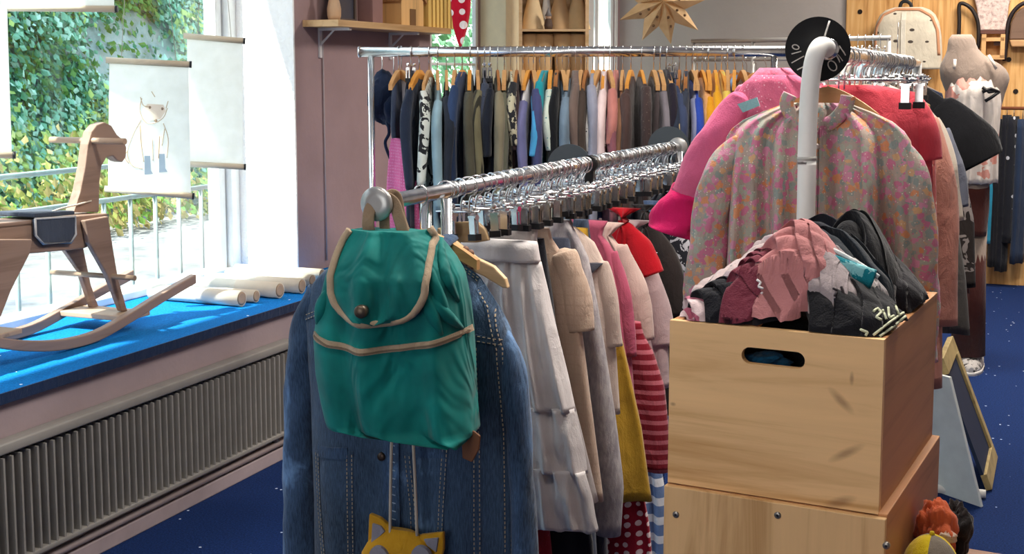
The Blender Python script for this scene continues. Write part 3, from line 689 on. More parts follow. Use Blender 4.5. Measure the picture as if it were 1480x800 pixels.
def garment(fr, name, label, cat, mat, rows, group, th=.03, amp=.008, nf=5, seed=0, sleeves=(), smat=None, collar=None, cmat=None, trim=None, hem=.004, e1=.8, nz=26, ns=48, top=.15, cuff=None):
    """rows: (z, x_left, x_right); sleeves: list of (path, radii)"""
    t = thing(name, label, cat, fr.o, fr.th, group); m = MB(); L = Loft(rows, th, amp, nf, seed, e1=e1, top=top).add(m, nz, ns, hem)
    m.build('body', mat, t, fixn=False)
    for k, (pa, rs) in enumerate(sleeves):
        s = MB(); sleeve(s, pa, rs, .6, seed+k); so = s.build('sleeve', smat or mat, t, fixn=False)
        if cuff:
            q = Vector(pa[-1]); q0 = Vector(pa[-2]); d = (q-q0).normalized(); MB().tube([q-d*.004, q+d*.022], [rs[-1]*1.04, rs[-1]*1.0], 14, .6).build('cuff', cuff, so)
    if collar:
        zc, w_, h_ = collar; q = MB(); pts = [(w_*math.cos(a), -.028*abs(math.sin(a))**.8*(1 if math.sin(a) > 0 else -.6), zc-.018*max(0, math.sin(a))) for a in [2*math.pi*i/24 for i in range(24)]]
        q.ring([[(p[0], p[1], p[2]-.004) for p in pts], [(p[0]*1.05, p[1]*1.1, p[2]+h_) for p in pts], [(p[0]*.93, p[1]*.9, p[2]+h_) for p in pts], [(p[0]*.9, p[1]*.85, p[2]-.004) for p in pts]], cap=False).build('collar', cmat or mat, t)
    return t, L
def mirror(R): return [(z, -x, x) for z, x in R]
# ------------------------------------------------------------------ FRONT RACK
SL = .4265; FTH = -math.atan(SL); RZ = 1.222
def FR(d): return Fr((-.225+SL*(d-2.3), d, RZ), FTH)
def along(d0, d1): return (d1-d0)*math.sqrt(1+SL*SL)
F0 = FR(2.27); Lr = along(2.27, 4.06); RR_ = .0145
rk = thing('clothes_rack', 'long chrome clothes rack in front crowded with childrens clothes on clip hangers', 'clothes rack', (F0.o[0], F0.o[1], 0), FTH)
ob = (0, 0, -RZ)
MB().tube([(0, 0, 0), (0, Lr, 0)], RR_, 20, up=(0, 0, 1)).build('rail', chrome(), rk, off=ob)
for y0_ in (-.008, Lr): MB().lathe([(.012, -.006), (.028, -.006), (.031, -.002), (.031, .004), (.028, .007), (.012, .007)], (0, y0_, .0), 24, 1).build('end_disc', plain('#a9a8a6', .3, .6), rk, off=ob)
for y_ in (.23, Lr-.06):
    for x_ in (-.022, .022): MB().tube([(x_, y_, -RZ+.03), (x_, y_, -.01)], .011, 12).build('upright', chrome(), rk, off=ob)
    MB().tube([(-.25, y_, -RZ+.02), (.25, y_, -RZ+.02)], .014, 12, up=(0, 0, 1)).build('foot', chrome(), rk, off=ob)
MB().tube([(0, .23, -RZ+.05), (0, Lr-.06, -RZ+.05)], .010, 10, up=(0, 0, 1)).build('lower_bar', chrome(), rk, off=ob)
for k, d in enumerate((2.55, 2.78, 3.02, 3.30, 3.62, 3.9)): MB().lathe([(.0175, -.008), (.0175, .008)], (0, along(2.27, d), 0), 18, 1).build('rail_ring', chrome(), rk, off=ob)
G1 = 'childrens clothes on the front rack'; GH1 = 'chrome clip hangers on the front rack'
def fg(d, name, desc, cat, mat, px, neck=.05, sl=None, hk='clip', amp=.006, nf=5, seed=1, th=.03, smat=None, cx=.07, toppx=None, yaw=0, hem=.004, left=None, cuff=None):
    fr = FR(d); fr = Fr(fr.o, FTH+yaw); rows = []
    for a in px:
        p = fr.hit(a[1], a[0]); rows.append((p[2], p[0]))
    ztop = rows[0][0]+.035
    rows = [(min(ztop, -.07) if neck else rows[0][0]+.001, neck or rows[0][1])]+rows
    rows = [rows[0]]+[r for r in rows[1:] if r[0] < rows[0][0]]
    ss = []
    if sl:
        pts = [fr.hit(x, y) for x, y, r in sl]; rs = [r*d/F for x, y, r in sl]
        ss = [([(p[0], 0, p[2]) for p in pts], rs), ([(-p[0], 0, p[2]) for p in pts], rs)]
    t, L = garment(fr, name, desc+' on the front rack', cat, mat, mirror(rows), G1, th, amp, nf, seed, ss, smat, hem=hem, cuff=cuff)
    if hk: hanger(fr, hk, ('chrome clip hanger' if hk == 'clip' else 'wooden hanger')+' holding the '+re.split(' (?:behind|beside|under|next|just|showing|hanging) ', desc)[0]+' on the front rack', GH1, cx)
    return t, L, fr
fg(2.86, 'trousers', 'black trousers just behind the white tiered skirt', 'trousers', cloth('#1c1d26'), [(345, 786), (420, 797), (500, 806), (600, 825), (700, 845), (790, 858), (860, 860)], 0, seed=3)
fg(2.92, 'blouse', 'beige plaid blouse with rolled sleeve', 'blouse', cloth('#c9b09c', 'plaid', '#c0a591', 44), [(352, 800), (372, 820), (400, 829), (480, 842), (600, 858), (722, 873)], .05, [(815, 372, 22), (830, 425, 25), (838, 478, 22)], seed=4, th=.028)
fg(3.0, 'trousers', 'slate grey cotton trousers behind the beige blouse', 'trousers', cloth('#4b5263'), [(345, 822), (420, 835), (600, 850), (800, 862), (880, 862)], 0, seed=31)
fg(3.05, 'dress', 'pale grey marled long dress', 'dress', cloth('#b9b3b4', 'marl', '#a09a9e'), [(340, 835), (370, 850), (450, 866), (520, 878), (600, 890), (700, 902), (772, 897)], .045, seed=5, amp=.008, nf=4)
fg(3.10, 'blouse', 'cream muslin blouse with pink tie', 'blouse', cloth('#cdbaae'), [(350, 858), (380, 872), (450, 884), (520, 890), (600, 895)], .04, [(868, 385, 14), (880, 440, 15), (886, 500, 14)], seed=6, smat=cloth('#cdbaae'))
fg(3.17, 'dress', 'mustard yellow sleeveless dress', 'dress', cloth('#b28b2c'), [(350, 850), (400, 872), (470, 893), (540, 909), (620, 926), (700, 937), (726, 941)], .045, seed=7, amp=.010, nf=4)
fg(3.24, 'jeans', 'dark blue jeans with pink belt', 'jeans', cloth('#3a4558', 'denim', '#5b6c86'), [(318, 850), (345, 853), (420, 868), (560, 885), (700, 890), (820, 890)], 0, seed=8)
fg(3.30, 'top', 'dusty pink long top behind the mustard dress', 'top', cloth('#b4566f'), [(338, 868), (358, 885), (420, 899), (520, 912), (600, 918)], .05, [(880, 372, 16), (896, 430, 17), (908, 515, 14)], seed=9)
fg(3.36, 'leggings', 'red and pale pink striped leggings', 'leggings', cloth('#7a1525', 'stripes', '#b4606c', 38), [(484, 930), (510, 944), (560, 960), (620, 966), (680, 968)], .12, seed=10, amp=.004)
fg(3.42, 'tshirt', 'oatmeal short sleeved tee', 't-shirt', cloth('#c9ada4'), [(340, 882), (358, 897), (400, 912), (480, 922), (560, 926)], .05, [(892, 365, 20), (912, 425, 26), (925, 492, 23)], seed=11)
fg(3.20, 'skirt', 'red skirt with white polka dots', 'skirt', cloth('#9c1730', 'dots', '#f0dada', 40), [(600, 905), (700, 928), (760, 938), (830, 944)], .10, seed=12, amp=.01, nf=7)
fg(3.56, 'tshirt', 'bright red tee with stiff short sleeves', 't-shirt', cloth('#b0101f'), [(318, 893), (332, 910), (380, 925), (460, 930), (540, 932)], .05, [(900, 330, 14), (917, 358, 25), (933, 400, 29)], seed=13)
fg(3.66, 'shirt', 'pale rose collarless shirt', 'shirt', cloth('#bca2a3'), [(335, 908), (360, 925), (430, 950), (500, 966), (560, 967)], .05, [(922, 370, 18), (942, 430, 24), (957, 500, 21)], seed=14)
fg(3.76, 'jacket', 'dark brown zipped jacket', 'jacket', cloth('#2f2827'), [(312, 915), (330, 940), (400, 972), (470, 985), (600, 988)], .05, [(935, 335, 16), (962, 385, 24), (980, 455, 22)], seed=15)
fg(3.84, 'jeans', 'washed denim jeans next to the brown jacket', 'jeans', cloth('#46587a', 'denim', '#7d8fb0'), [(290, 930), (330, 938), (420, 960), (600, 985)], 0, seed=16)
fg(3.93, 'blouse', 'black blouse with scattered white flowers', 'blouse', cloth('#26262e', 'print', '#b9b6bd', 26), [(285, 930), (300, 950), (360, 980), (430, 993), (560, 995)], .05, [(945, 305, 14), (970, 345, 22), (990, 395, 20)], seed=17)
fg(3.99, 'top', 'grey sweatshirt hanging last in line', 'sweatshirt', cloth('#767279'), [(282, 945), (300, 965), (380, 990), (560, 998)], .05, [(958, 305, 14), (985, 350, 20), (1000, 420, 18)], seed=18)
# lower lengths seen under the skirts
fg(2.80, 'dress', 'crimson dress printed with pale ducks under the white skirt', 'dress', cloth('#8d1d2b', 'print', '#d9b48c', 16, '#efe0d0'), [(500, 770), (600, 780), (735, 791), (800, 797), (880, 800)], .10, seed=19)
fg(3.08, 'trousers', 'charcoal wide trousers hanging low behind the grey dress', 'trousers', cloth('#3d3e48'), [(400, 850), (600, 868), (760, 876), (880, 880)], .12, seed=20)
fg(3.62, 'dress', 'blue and white striped dress beside the pine crates', 'dress', cloth('#6d86b2', 'stripes', '#e7e9ee', 18), [(380, 905), (600, 945), (720, 964), (840, 968)], .08, seed=21, amp=.012)
# white tiered skirt
fr = FR(2.76); WS = cloth('#e9e3e2', None, transl=.12)
def sk(pts): return [(fr.hit(l, y)[2], fr.hit(l, y)[0], fr.hit(r, y)[0]) for y, l, r in pts]
t = thing('tiered_skirt', 'white cotton skirt with gathered tiers on the front rack', 'skirt', fr.o, FTH, G1)
WB = sk([(343, 668, 776), (372, 664, 781)]); m = MB(); LW = Loft(WB, .026, .001, 3, 2).add(m, 6, 48, 0); m.build('waistband', WS, t)
T1 = sk([(371, 664, 782), (430, 655, 795), (500, 645, 811), (574, 640, 830)]); m = MB(); Loft(T1, .032, .008, 10, 3, top=.25).add(m, 26, 140, 0); m.build('upper_tier', WS, t)
T2 = sk([(570, 641, 829), (610, 638, 838), (657, 636, 847)]); m = MB(); Loft(T2, .0335, .008, 10, 3, top=.9, grow=.2).add(m, 16, 140, 0); m.build('middle_tier', WS, t)
T3 = sk([(653, 637, 846), (690, 632, 856), (733, 628, 866)]); m = MB(); Loft(T3, .034, .009, 12, 3, top=.9, grow=.2).add(m, 18, 150, .005); m.build('ruffled_tier', WS, t)
hanger(fr, 'clip', 'chrome clip hanger holding the white tiered skirt', GH1, .062)
# second white skirt layer behind
fg(2.81, 'skirt', 'plain white skirt lining showing behind the tiered skirt', 'skirt', cloth('#c9c2c0'), [(352, 775), (430, 792), (520, 815), (620, 842), (722, 866)], .07, seed=22, amp=.006, nf=9)
# empty wooden hangers by the jacket
fr = FR(2.52)
hw = thing('wooden_hanger', 'bare pale wooden hanger with brown beads wound round its neck', 'hanger', fr.o, FTH, GH1)
link('hook', hookm, hw)
q = [fr.hit(*p) for p in ((634, 328), (652, 342), (690, 372), (715, 384), (732, 402), (736, 416), (728, 415), (700, 398), (668, 384), (640, 372), (632, 350))]
MB().prism([(p[0], -.008, p[2]) for p in q], (0, .015, 0)).build('body', wood('hanger_pale', '#d8b98f', 'x', '#c09d70'), hw, False, bev=.003)
p = fr.hit(678, 378); bd = MB()
for k in range(9):
    a = k*.75; bd.ball((p[0]+.011*math.sin(a*2.1), -.016, p[2]+.026-.0062*k), .0075, 8, 6)
bd.build('bead_string', plain('#7d5b4a', .5), hw)
fr = FR(2.62); hw2 = thing('wooden_hanger', 'broad pale wooden hanger with rounded top left of the white skirt', 'hanger', fr.o, FTH, GH1); link('hook', hookm, hw2)
q = [fr.hit(*p) for p in ((640, 338), (650, 326), (662, 320), (690, 320), (702, 330), (708, 347), (690, 350), (660, 350), (640, 348))]
MB().prism([(p[0], -.006, p[2]) for p in q], (0, .013, 0)).build('body', wood('hanger_pale', '', 'x'), hw2, False, bev=.003)
# more hangers crowding the rail, nothing tells them apart
rnd = random.Random(8); d = 2.58
while d < 4.02:
    fr = FR(d); fr = Fr(fr.o, FTH+rnd.uniform(-.75, .75)); fr.o = fr.o+Vector((0, 0, .0))
    h_ = hanger(fr, 'clip', 'bare chrome clip hanger crowded between the clothes on the front rack', 'bare clip hangers on the front rack', .05 if rnd.random() < .6 else .036, rnd.uniform(-.12, .12)); d += .036
# size discs on the rail
for d, px, py, r, lab in ((3.46, 823, 240, .060, 'dark grey size disc rising over the middle of the front rail'), (4.12, 966, 212, .066, 'dark grey size disc at the far end of the front rail')):
    fr = FR(d); p = fr.hit(px, py); q = P(px, py, d); o = thing('size_disc', lab, 'size disc', q, -.15, 'size discs on the front rail'); MB().lathe([(.001, -.002), (r, -.002), (r, .002), (.001, .002)], (0, 0, .0), 40, 1).build('disc', plain('#3a4147', .5), o, False)
    e_ = Fr(q, -.15).loc(FR(d if d < 4 else 4.05).o); MB().tube([(0, .004, -r*.5), (e_[0]*.5, .006+e_[1]*.5, e_[2]*.5-.02), (e_[0], e_[1], e_[2])], .004, 8).build('stem', chrome(), o)
# black plastic clamp on the rail
fr = FR(3.3); t = thing('hanger_clamp', 'black clamp gripping the front rail beside the size disc', 'clamp', fr.o, FTH)
MB().tube([(0, -.014, 0), (0, .014, 0)], .022, 16, up=(0, 0, 1)).build('collar', plain('#1c1b1c', .4), t); MB().box((-.012, -.01, -.10), (.012, .01, -.015)).build('stem', plain('#1c1b1c', .4), t, False, bev=.002)
# ------------------------------------------------------------------ BACK RACK
A0, A1 = P(520, 75, 4.62), P(1140, 79, 4.5); A1 = Vector((A1[0], A1[1], A0[2])); dv = (A1-A0).normalized(); BTH = math.atan2(dv[1], dv[0])-math.pi/2
BL = (A1-A0).length
BR0 = Fr(A0, BTH)
rk2 = thing('clothes_rack', 'tall chrome clothes rack in the middle distance packed with dark and blue tops', 'clothes rack', (A0[0], A0[1], 0), BTH); ob = (0, 0, -A0[2])
MB().tube([(0, -.0, 0), (0, BL, 0)], .0185, 18, up=(0, 0, 1)).build('rail', chrome(), rk2, off=ob)
for y_ in (.04, BL-.05):
    MB().tube([(0, y_, .02-A0[2]), (0, y_, -.012)], .0115, 12).build('upright', chrome(), rk2, off=ob)
    MB().tube([(-.27, y_, .02-A0[2]), (.27, y_, .02-A0[2])], .014, 12, up=(0, 0, 1)).build('foot', chrome(), rk2, off=ob)
MB().lathe([(.021, -.004), (.021, .002)], (0, 0, 0), 18, 1).build('end_cap', chrome(), rk2, off=ob)
G2 = 'tops on the back rack'; GH2 = 'wooden hangers on the back rack'
bk = [ # pixel x of the strip, colour, pattern, description, kind, half width, length, hanger
 (576, '#343a4c', None, 'slate blue vest', 'vest', .08, .22, 'wood'), (584, '#e0659a', 'dots2', 'pink skirt', 'skirt', .10, .56, 'wood'), (594, '#1d2536', None, 'midnight navy tee', 't-shirt', .09, .36, 'clip'), (606, '#232c3f', None, 'ink navy sweater', 'sweater', .16, .58, 'orange'),
 (620, '#cfd4cd', 'print', 'black and white leaf print shirt', 'shirt', .17, .55, 'wood'), (632, '#86a3b0', None, 'pale blue linen shirt', 'shirt', .18, .56, 'wood'), (645, '#232935', None, 'blue black hoodie', 'hoodie', .18, .54, 'wood'), (657, '#1f2c45', None, 'deep navy knit jumper', 'jumper', .17, .55, 'wood'),
 (668, '#2c3e60', None, 'denim blue sweatshirt', 'sweatshirt', .17, .52, 'orange'), (679, '#4a473a', None, 'dark olive parka', 'parka', .19, .56, 'orange'), (690, '#6c674f', 'vstripes', 'olive striped cardigan', 'cardigan', .18, .54, 'wood'), (700, '#3d4455', 'specks', 'speckled grey navy top', 'top', .16, .55, 'clip'),
 (708, '#171c28', None, 'nearly black polo shirt', 'polo shirt', .18, .56, 'clip'), (719, '#7d7560', None, 'khaki cotton jacket', 'jacket', .19, .55, 'dark'), (729, '#5f6052', None, 'moss grey shirt', 'shirt', .17, .5, 'wood'), (738, '#b6b096', 'print', 'cream and black camouflage tee', 't-shirt', .17, .52, 'wood'),
 (747, '#3a2b2c', None, 'dark plum brown top', 'top', .16, .5, 'dark'), (756, '#6a6a92', None, 'lavender grey blouse', 'blouse', .17, .5, 'wood'), (764, '#d8d8da', None, 'white vest with blue trim', 'vest', .15, .42, 'orange'), (771, '#43476f', None, 'violet blue shirt', 'shirt', .18, .5, 'wood'),
 (780, '#4b9fd0', None, 'sky blue tee', 't-shirt', .18, .5, 'orange'), (788, '#1f8f9c', None, 'turquoise tee', 't-shirt', .16, .46, 'wood'), (796, '#c4cfc2', 'specks2', 'mint top with tiny specks', 'top', .17, .5, 'orange'), (805, '#15171b', None, 'jet black sweater', 'sweater', .17, .5, 'dark'),
 (813, '#8fb4d4', None, 'baby blue shirt', 'shirt', .16, .48, 'wood'), (822, '#6d8091', None, 'steel blue sweater', 'sweater', .19, .52, 'wood'), (832, '#6e5d56', None, 'taupe jacket', 'jacket', .17, .5, 'dark'), (840, '#c5c48d', None, 'lime tinted tee', 't-shirt', .16, .5, 'wood'),
 (848, '#453a34', None, 'espresso jumper', 'jumper', .17, .5, 'dark'), (857, '#8e90a0', None, 'grey lilac hooded top', 'hoodie', .18, .5, 'orange'), (865, '#d5d3d0', 'specks', 'white tee with black specks', 't-shirt', .16, .46, 'wood'), (873, '#e3cfcf', None, 'blush white shirt', 'shirt', .17, .44, 'orange'),
 (881, '#8a5660', None, 'mauve sweater', 'sweater', .18, .46, 'wood'), (890, '#b9776f', None, 'salmon pink top', 'top', .18, .45, 'orange'), (900, '#7d5a43', None, 'tan brown cardigan', 'cardigan', .18, .44, 'wood'), (912, '#4a3835', None, 'chocolate brown coat', 'coat', .20, .46, 'orange'),
 (927, '#3f3231', 'specks3', 'thick dark brown fleece', 'fleece', .21, .46, 'orange'), (945, '#4e4547', None, 'charcoal brown waistcoat', 'waistcoat', .17, .42, 'wood'), (954, '#7c767d', None, 'stone grey top', 'top', .17, .42, 'wood'), (963, '#241f2a', None, 'aubergine black jumper', 'jumper', .17, .42, 'wood'),
 (972, '#3a4460', None, 'dusk blue jumper', 'jumper', .18, .42, 'clip'), (982, '#2a3140', 'print2', 'dark top with cream print', 'top', .18, .40, 'dark'), (992, '#353b49', None, 'gunmetal grey shirt', 'shirt', .17, .42, 'dark'), (1001, '#2b46a0', None, 'cobalt blue tee', 't-shirt', .17, .48, 'wood'),
 (1008, '#8186a6', None, 'periwinkle grey shirt', 'shirt', .16, .42, 'wood'), (1015, '#d59a63', None, 'apricot orange top', 'top', .17, .42, 'orange'), (1024, '#cf8f1f', None, 'amber mustard sweater', 'sweater', .18, .42, 'orange'), (1034, '#d79a24', None, 'golden yellow hoodie', 'hoodie', .18, .42, 'orange'),
 (1043, '#dcbf5a', None, 'lemon yellow tee', 't-shirt', .17, .4, 'orange'), (1052, '#c98b45', None, 'ochre cardigan', 'cardigan', .17, .4, 'wood'), (1062, '#b5793f', None, 'caramel jumper', 'jumper', .17, .4, 'orange'), (1074, '#7e6a58', None, 'walnut brown shirt', 'shirt', .17, .4, 'wood')]
rnd = random.Random(21)
pats = {None: (None, '#fff', 40), 'print': ('print', '#25262a', 22), 'print2': ('print', '#c9b184', 14), 'specks': ('specks', '#26262a', 70), 'specks2': ('specks', '#5f8f93', 70), 'specks3': ('specks', '#5a4a46', 90), 'vstripes': ('vstripes', '#2e2d26', 28), 'dots2': ('dots', '#e28bb4', 90)}
for i, (px, h, pt, desc, cat, hw_, ln, hk) in enumerate(bk):
    yy = BR0.hit(px, 75, 0, 0)[1]; nxt = bk[i+1][3] if i+1 < len(bk) else 'pink frilled top'
    yaw = rnd.uniform(-.13, .16)
    fr = Fr(BR0.w((0, yy, 0)), BTH+yaw); z0 = -.062-rnd.uniform(0, .05); dr = rnd.uniform(.035, .075); a_, b_, c_ = pats[pt]; b_ = b_ if b_ != '#fff' else '#ffffff'
    m_ = cloth(h, a_, b_, c_)
    slv = cat not in ('vest', 'skirt', 'waistcoat'); k = .62 if cat not in ('t-shirt', 'top', 'polo shirt') else .38; ln *= 1.08 if i > 4 else .95
    if cat == 'skirt': R = [(-.25, .06), (-.33, .085), (-.66, .15)]; fr = Fr(BR0.w((0, yy-.01, 0)), BTH+.6)
    else: R = [(z0, .05), (z0-dr, hw_*.86), (z0-dr-.06, hw_*.93), (z0-ln*.6, hw_*.84), (z0-ln, hw_*.9)]
    thk = rnd.uniform(.012, .019)*(1.35 if cat in ('coat', 'fleece', 'parka', 'jacket') else 1)
    ss = []
    if slv:
        for s in (-1, 1): ss.append(([(s*hw_*.80, 0, z0-dr-.015), (s*(hw_*1.0), rnd.uniform(-.01, .01), z0-dr-.11), (s*hw_*1.02, rnd.uniform(-.012, .012), z0-dr-ln*k)], [.026*hw_/.17, .031, .025]))
    garment(fr, cat.replace('-', '').replace(' ', '_'), f'{desc} on the back rack beside the {nxt}', cat, m_, mirror(R), G2, thk, .006, 3, 100+i, ss, nz=14, ns=28, e1=.9)
    hg_ = hanger(fr, hk, f'{"chrome clip" if hk == "clip" else "wooden"} hanger holding the {desc} on the back rack', GH2); hg_.scale = (rnd.uniform(.72, .98), rnd.uniform(.8, 1.25), 1)
    if cat == 'skirt': hg_.scale = (.6, 1, 1)
# white upper part of the pink skirt
fr = Fr(BR0.w((0, BR0.hit(584, 75, 0, 0)[1], 0)), BTH+.75); garment(fr, 'vest', 'small white vest above the pink skirt on the back rack', 'vest', cloth('#dcd8dc'), mirror([(-.10, .03), (-.14, .05), (-.28, .06)]), G2, .018, .004, 3, 7, nz=8, ns=24)
# navy sun hats hung at the rack end
for px, z, lab, s in ((545, -.17, 'navy cotton sun hat hung at the left end of the back rack', 1.0), (562, -.20, 'second navy sun hat with dangling strap on the back rack', .9)):
    fr = Fr(BR0.w((-.08, BR0.hit(px, 75, 0, 0)[1], 0)), BTH+math.pi/2); t = thing('sun_hat', lab, 'hat', fr.o, fr.th, 'navy sun hats on the back rack')
    m = MB(); crumple(m, (0, 0, z), (.05*s, .055*s, .085*s), px, 40, 26, .8, .2); m.build('crown', cloth('#1d2942'), t)
    MB().tube([(0, 0, .02), (.004, 0, -.04), (0, 0, z+.06)], .002, 6).build('loop', chrome(), t); MB().tube(smooth([(.02, -.02, z-.06), (.03, -.02, z-.12), (.015, -.02, z-.16), (.035, -.02, z-.22)], 5), .006, 8, .4).build('strap', cloth('#1d2942'), t)
# ------------------------------------------------------------------ REAR RACK by the grey wall
C0, C1 = P(1000, 60, 7.0), P(1288, 58, 6.3); C1 = Vector((C1[0], C1[1], C0[2])); cv = (C1-C0).normalized(); CTH = math.atan2(cv[1], cv[0])-math.pi/2; CR = Fr(C0, CTH); CL = (C1-C0).length
rk3 = thing('clothes_rack', 'farthest clothes rack before the grey wall, mostly hidden', 'clothes rack', (C0[0], C0[1], 0), CTH); ob = (0, 0, -C0[2])
MB().tube([(0, 0, 0), (0, CL, 0)], .012, 12, up=(0, 0, 1)).build('rail', plain('#b9b5b0', .35, .5), rk3, off=ob)
MB().tube([(0, 0, -.1), (0, CL, -.1)], .008, 10, up=(0, 0, 1)).build('rail', plain('#b9b5b0', .35, .5), rk3, off=ob)
for y_ in (.01, CL*.33, CL*.66, CL-.01): MB().tube([(0, y_, -C0[2]+.0), (0, y_, 0)], .010, 10).build('upright', plain('#b9b5b0', .35, .5), rk3, off=ob)
for y_ in (.01, CL-.01): MB().tube([(-.25, y_, .014-C0[2]), (.25, y_, .014-C0[2])], .013, 10, up=(0, 0, 1)).build('foot', plain('#b9b5b0', .35, .5), rk3, off=ob)
far = [(1008, '#2a2c34', 'black dress'), (1022, '#39455e', 'dark blue dress'), (1036, '#8d8f97', 'grey dress'), (1050, '#1d1e24', 'black coat'), (1064, '#5c7390', 'faded blue dress'), (1080, '#30313a', 'graphite dress'), (1094, '#1b1b20', 'black trousers'), (1108, '#4b5c7c', 'indigo dress'),
       (1228, '#cfc7bc', 'ivory dress'), (1240, '#d5dbe0', 'white dress'), (1251, '#a3bccb', 'ice blue dress'), (1262, '#dfe2e4', 'chalk white dress'), (1273, '#7e98a8', 'blue grey dress')]
for i, (px, h, desc) in enumerate(far):
    yy = CR.hit(px, 60, 0, 0)[1]; fr = Fr(CR.w((0, yy, -.1 if px < 1200 else 0)), CTH+(rnd.uniform(.1, .5) if px > 1200 else rnd.uniform(-.1, .2)))
    garment(fr, desc.split()[-1], f'{desc} on the farthest rack before the grey wall', 'clothing', cloth(h), mirror([(-.08, .04), (-.12, .14), (-.2, .16), (-.9, .22)]), 'clothes on the farthest rack', .024, .006, 4, 300+i, nz=10, ns=24)
    hanger(fr, 'clip' if px > 1200 else 'dark', f'hanger carrying the {desc} on the farthest rack', 'hangers on the farthest rack')
# ================================================================== DENIM JACKET, BACKPACK, FOX BAG
fr = FR(2.42); fr.o = fr.o.copy()
def PX(pts, y=0.0, f=None): f = f or fr; return [(f.hit(px, py, 1, y)[0], f.hit(px, py, 1, y)[2]) for px, py in pts]
def R3(rows, f=None, y=0.0):
    f = f or fr; return [(f.hit(l, py, 1, y)[2], f.hit(l, py, 1, y)[0], f.hit(r, py, 1, y)[0]) for py, l, r in rows]
den = cloth('#34475f', 'denim', '#7697bd'); den2 = cloth('#30445f', 'denim', '#7398c6'); stm = plain('#a99b86', .8)
jk = thing('denim_jacket', 'worn blue denim jacket hung at the front end of the front rack', 'jacket', fr.o, FTH)
LJ = Loft(R3([(356, 548, 632), (372, 505, 655), (388, 474, 682), (404, 458, 702), (424, 450, 718), (450, 447, 732), (490, 450, 740), (560, 456, 742), (720, 460, 744), (820, 460, 746), (900, 460, 746)]), .062, .009, 3, 12, e1=.9, e2=.6)
m = MB(); LJ.add(m, 60, 90, .003); m.build('body', den, jk, fixn=False)
for pts, rad, sd in (([(458, 424), (443, 480), (434, 560), (430, 650), (432, 740), (438, 880)], [20, 27, 26, 24, 27, 29], 3), ([(708, 468), (731, 512), (742, 574), (748, 650), (753, 740), (760, 890)], [12, 18, 20, 18, 18, 21], 8)):
    q = [fr.hit(x, y, 1, -.005) for x, y in pts]; s = MB(); sleeve(s, [(p[0], .005, p[2]) for p in q], [r*2.42/F for r in rad], 1.25, sd, .05, 22, 10); so = s.build('sleeve', den2, jk, fixn=False)
cr = [(545, 350), (560, 362), (592, 368), (625, 360), (642, 348)]
YOKE = [(452, 455), (490, 440), (540, 470), (600, 482), (660, 470), (736, 492)]; ARM = [(655, 376), (690, 402), (714, 440), (730, 500), (738, 620), (740, 800)]
SEAM = [[(477, 640), (480, 720), (490, 800), (494, 880)], [(528, 640), (529, 720), (530, 880)], [(611, 640), (618, 720), (620, 880)], [(668, 560), (660, 700), (655, 800), (654, 880)], YOKE, ARM, [(700, 490), (704, 640), (706, 880)]]
for k_, s_ in enumerate(SEAM):
    sm_ = MB(); LJ.strip(sm_, PX(s_), .013, n=40); so = sm_.build('seam', den, jk, False)
    for off in (-.0045, .0045):
        st_ = MB(); LJ.dashes(st_, [(x+(0 if s_ is YOKE else off), z+(off if s_ is YOKE else 0)) for x, z in PX(s_)], .0085, .005, .0013, .003); st_.build('stitching', stm, so, False)
pl_ = MB(); LJ.strip(pl_, PX([(586, 560), (586, 700), (587, 890)]), .042, .003); pk = pl_.build('placket', den2, jk, False)
bt = MB()
for py in (648, 742, 836): x, z = PX([(572, py)])[0]; bt.lathe([(.001, -.004), (.008, -.004), (.0085, 0), (.0085, .006)], (x, LJ.fy(x, z)-.004, z), 16, 1)
bt.build('button', plain('#4a3b33', .35, .7), pk)
bh = MB(); LJ.dashes(bh, PX([(590, 560), (590, 890)]), .016, .002, .012, .0045); bh.build('buttonhole_stitching', plain('#8e9cac', .8), pk, False)
for q_ in ([(480, 640), (526, 642)], [(617, 640), (664, 640)]): pt_ = MB(); LJ.strip(pt_, PX(q_), .022, .003); pt_.build('pocket_flap', den2, jk, False)
cl_ = MB(); pts = [(fr.hit(x, y, 1, 0)[0], y_, fr.hit(x, y, 1, 0)[2]) for x, y, y_ in ((553, 352, .03), (548, 360, -.03), (570, 376, -.066), (600, 384, -.07), (628, 374, -.062), (645, 354, -.03), (640, 346, .03))]
cl_.tube(smooth(pts, 5), [.018]*31, 10, .45, (0, 0, 1)); cl_.build('collar', den2, jk)
jf = Fr(fr.o, FTH)
hanger(jf, 'wood', 'wooden hanger inside the denim jacket', GH1)
# ------------------------------------------------------------------ backpack
bf = Fr(P(556, 298, 2.245), -.22)
bpk = thing('backpack', 'emerald green velvet childrens backpack hung on the front rack end', 'backpack', bf.o, bf.th)
n_ = N('green_velvet'); v_ = n_.coord(); w_ = n_.noise(n_.coord((1, 1, .6)), 9, 2, .5, 1.2); c_ = n_.ramp(n_.noise(v_, 7, 4, .6), [(.3, hx('#005a57')), (.7, hx('#02807a'))]); velvet = n_.done(c_, .7, 0, w_, .8, .04, spec=.2, sheen=.08)
beige = cloth('#a8947c'); 
LB = Loft(R3([(337, 492, 604), (350, 482, 622), (375, 472, 640), (400, 464, 652), (440, 453, 660), (480, 446, 664), (495, 445, 665), (540, 449, 668), (590, 459, 672), (612, 464, 674), (621, 468, 675), (630, 540, 675), (636, 600, 674), (641, 640, 670)], bf, -.06), .085, .011, 4, 31, e1=.75, e2=.55, top=.5)
m = MB(); LB.add(m, 46, 96, 0); bo = m.build('body', velvet, bpk, fixn=False)
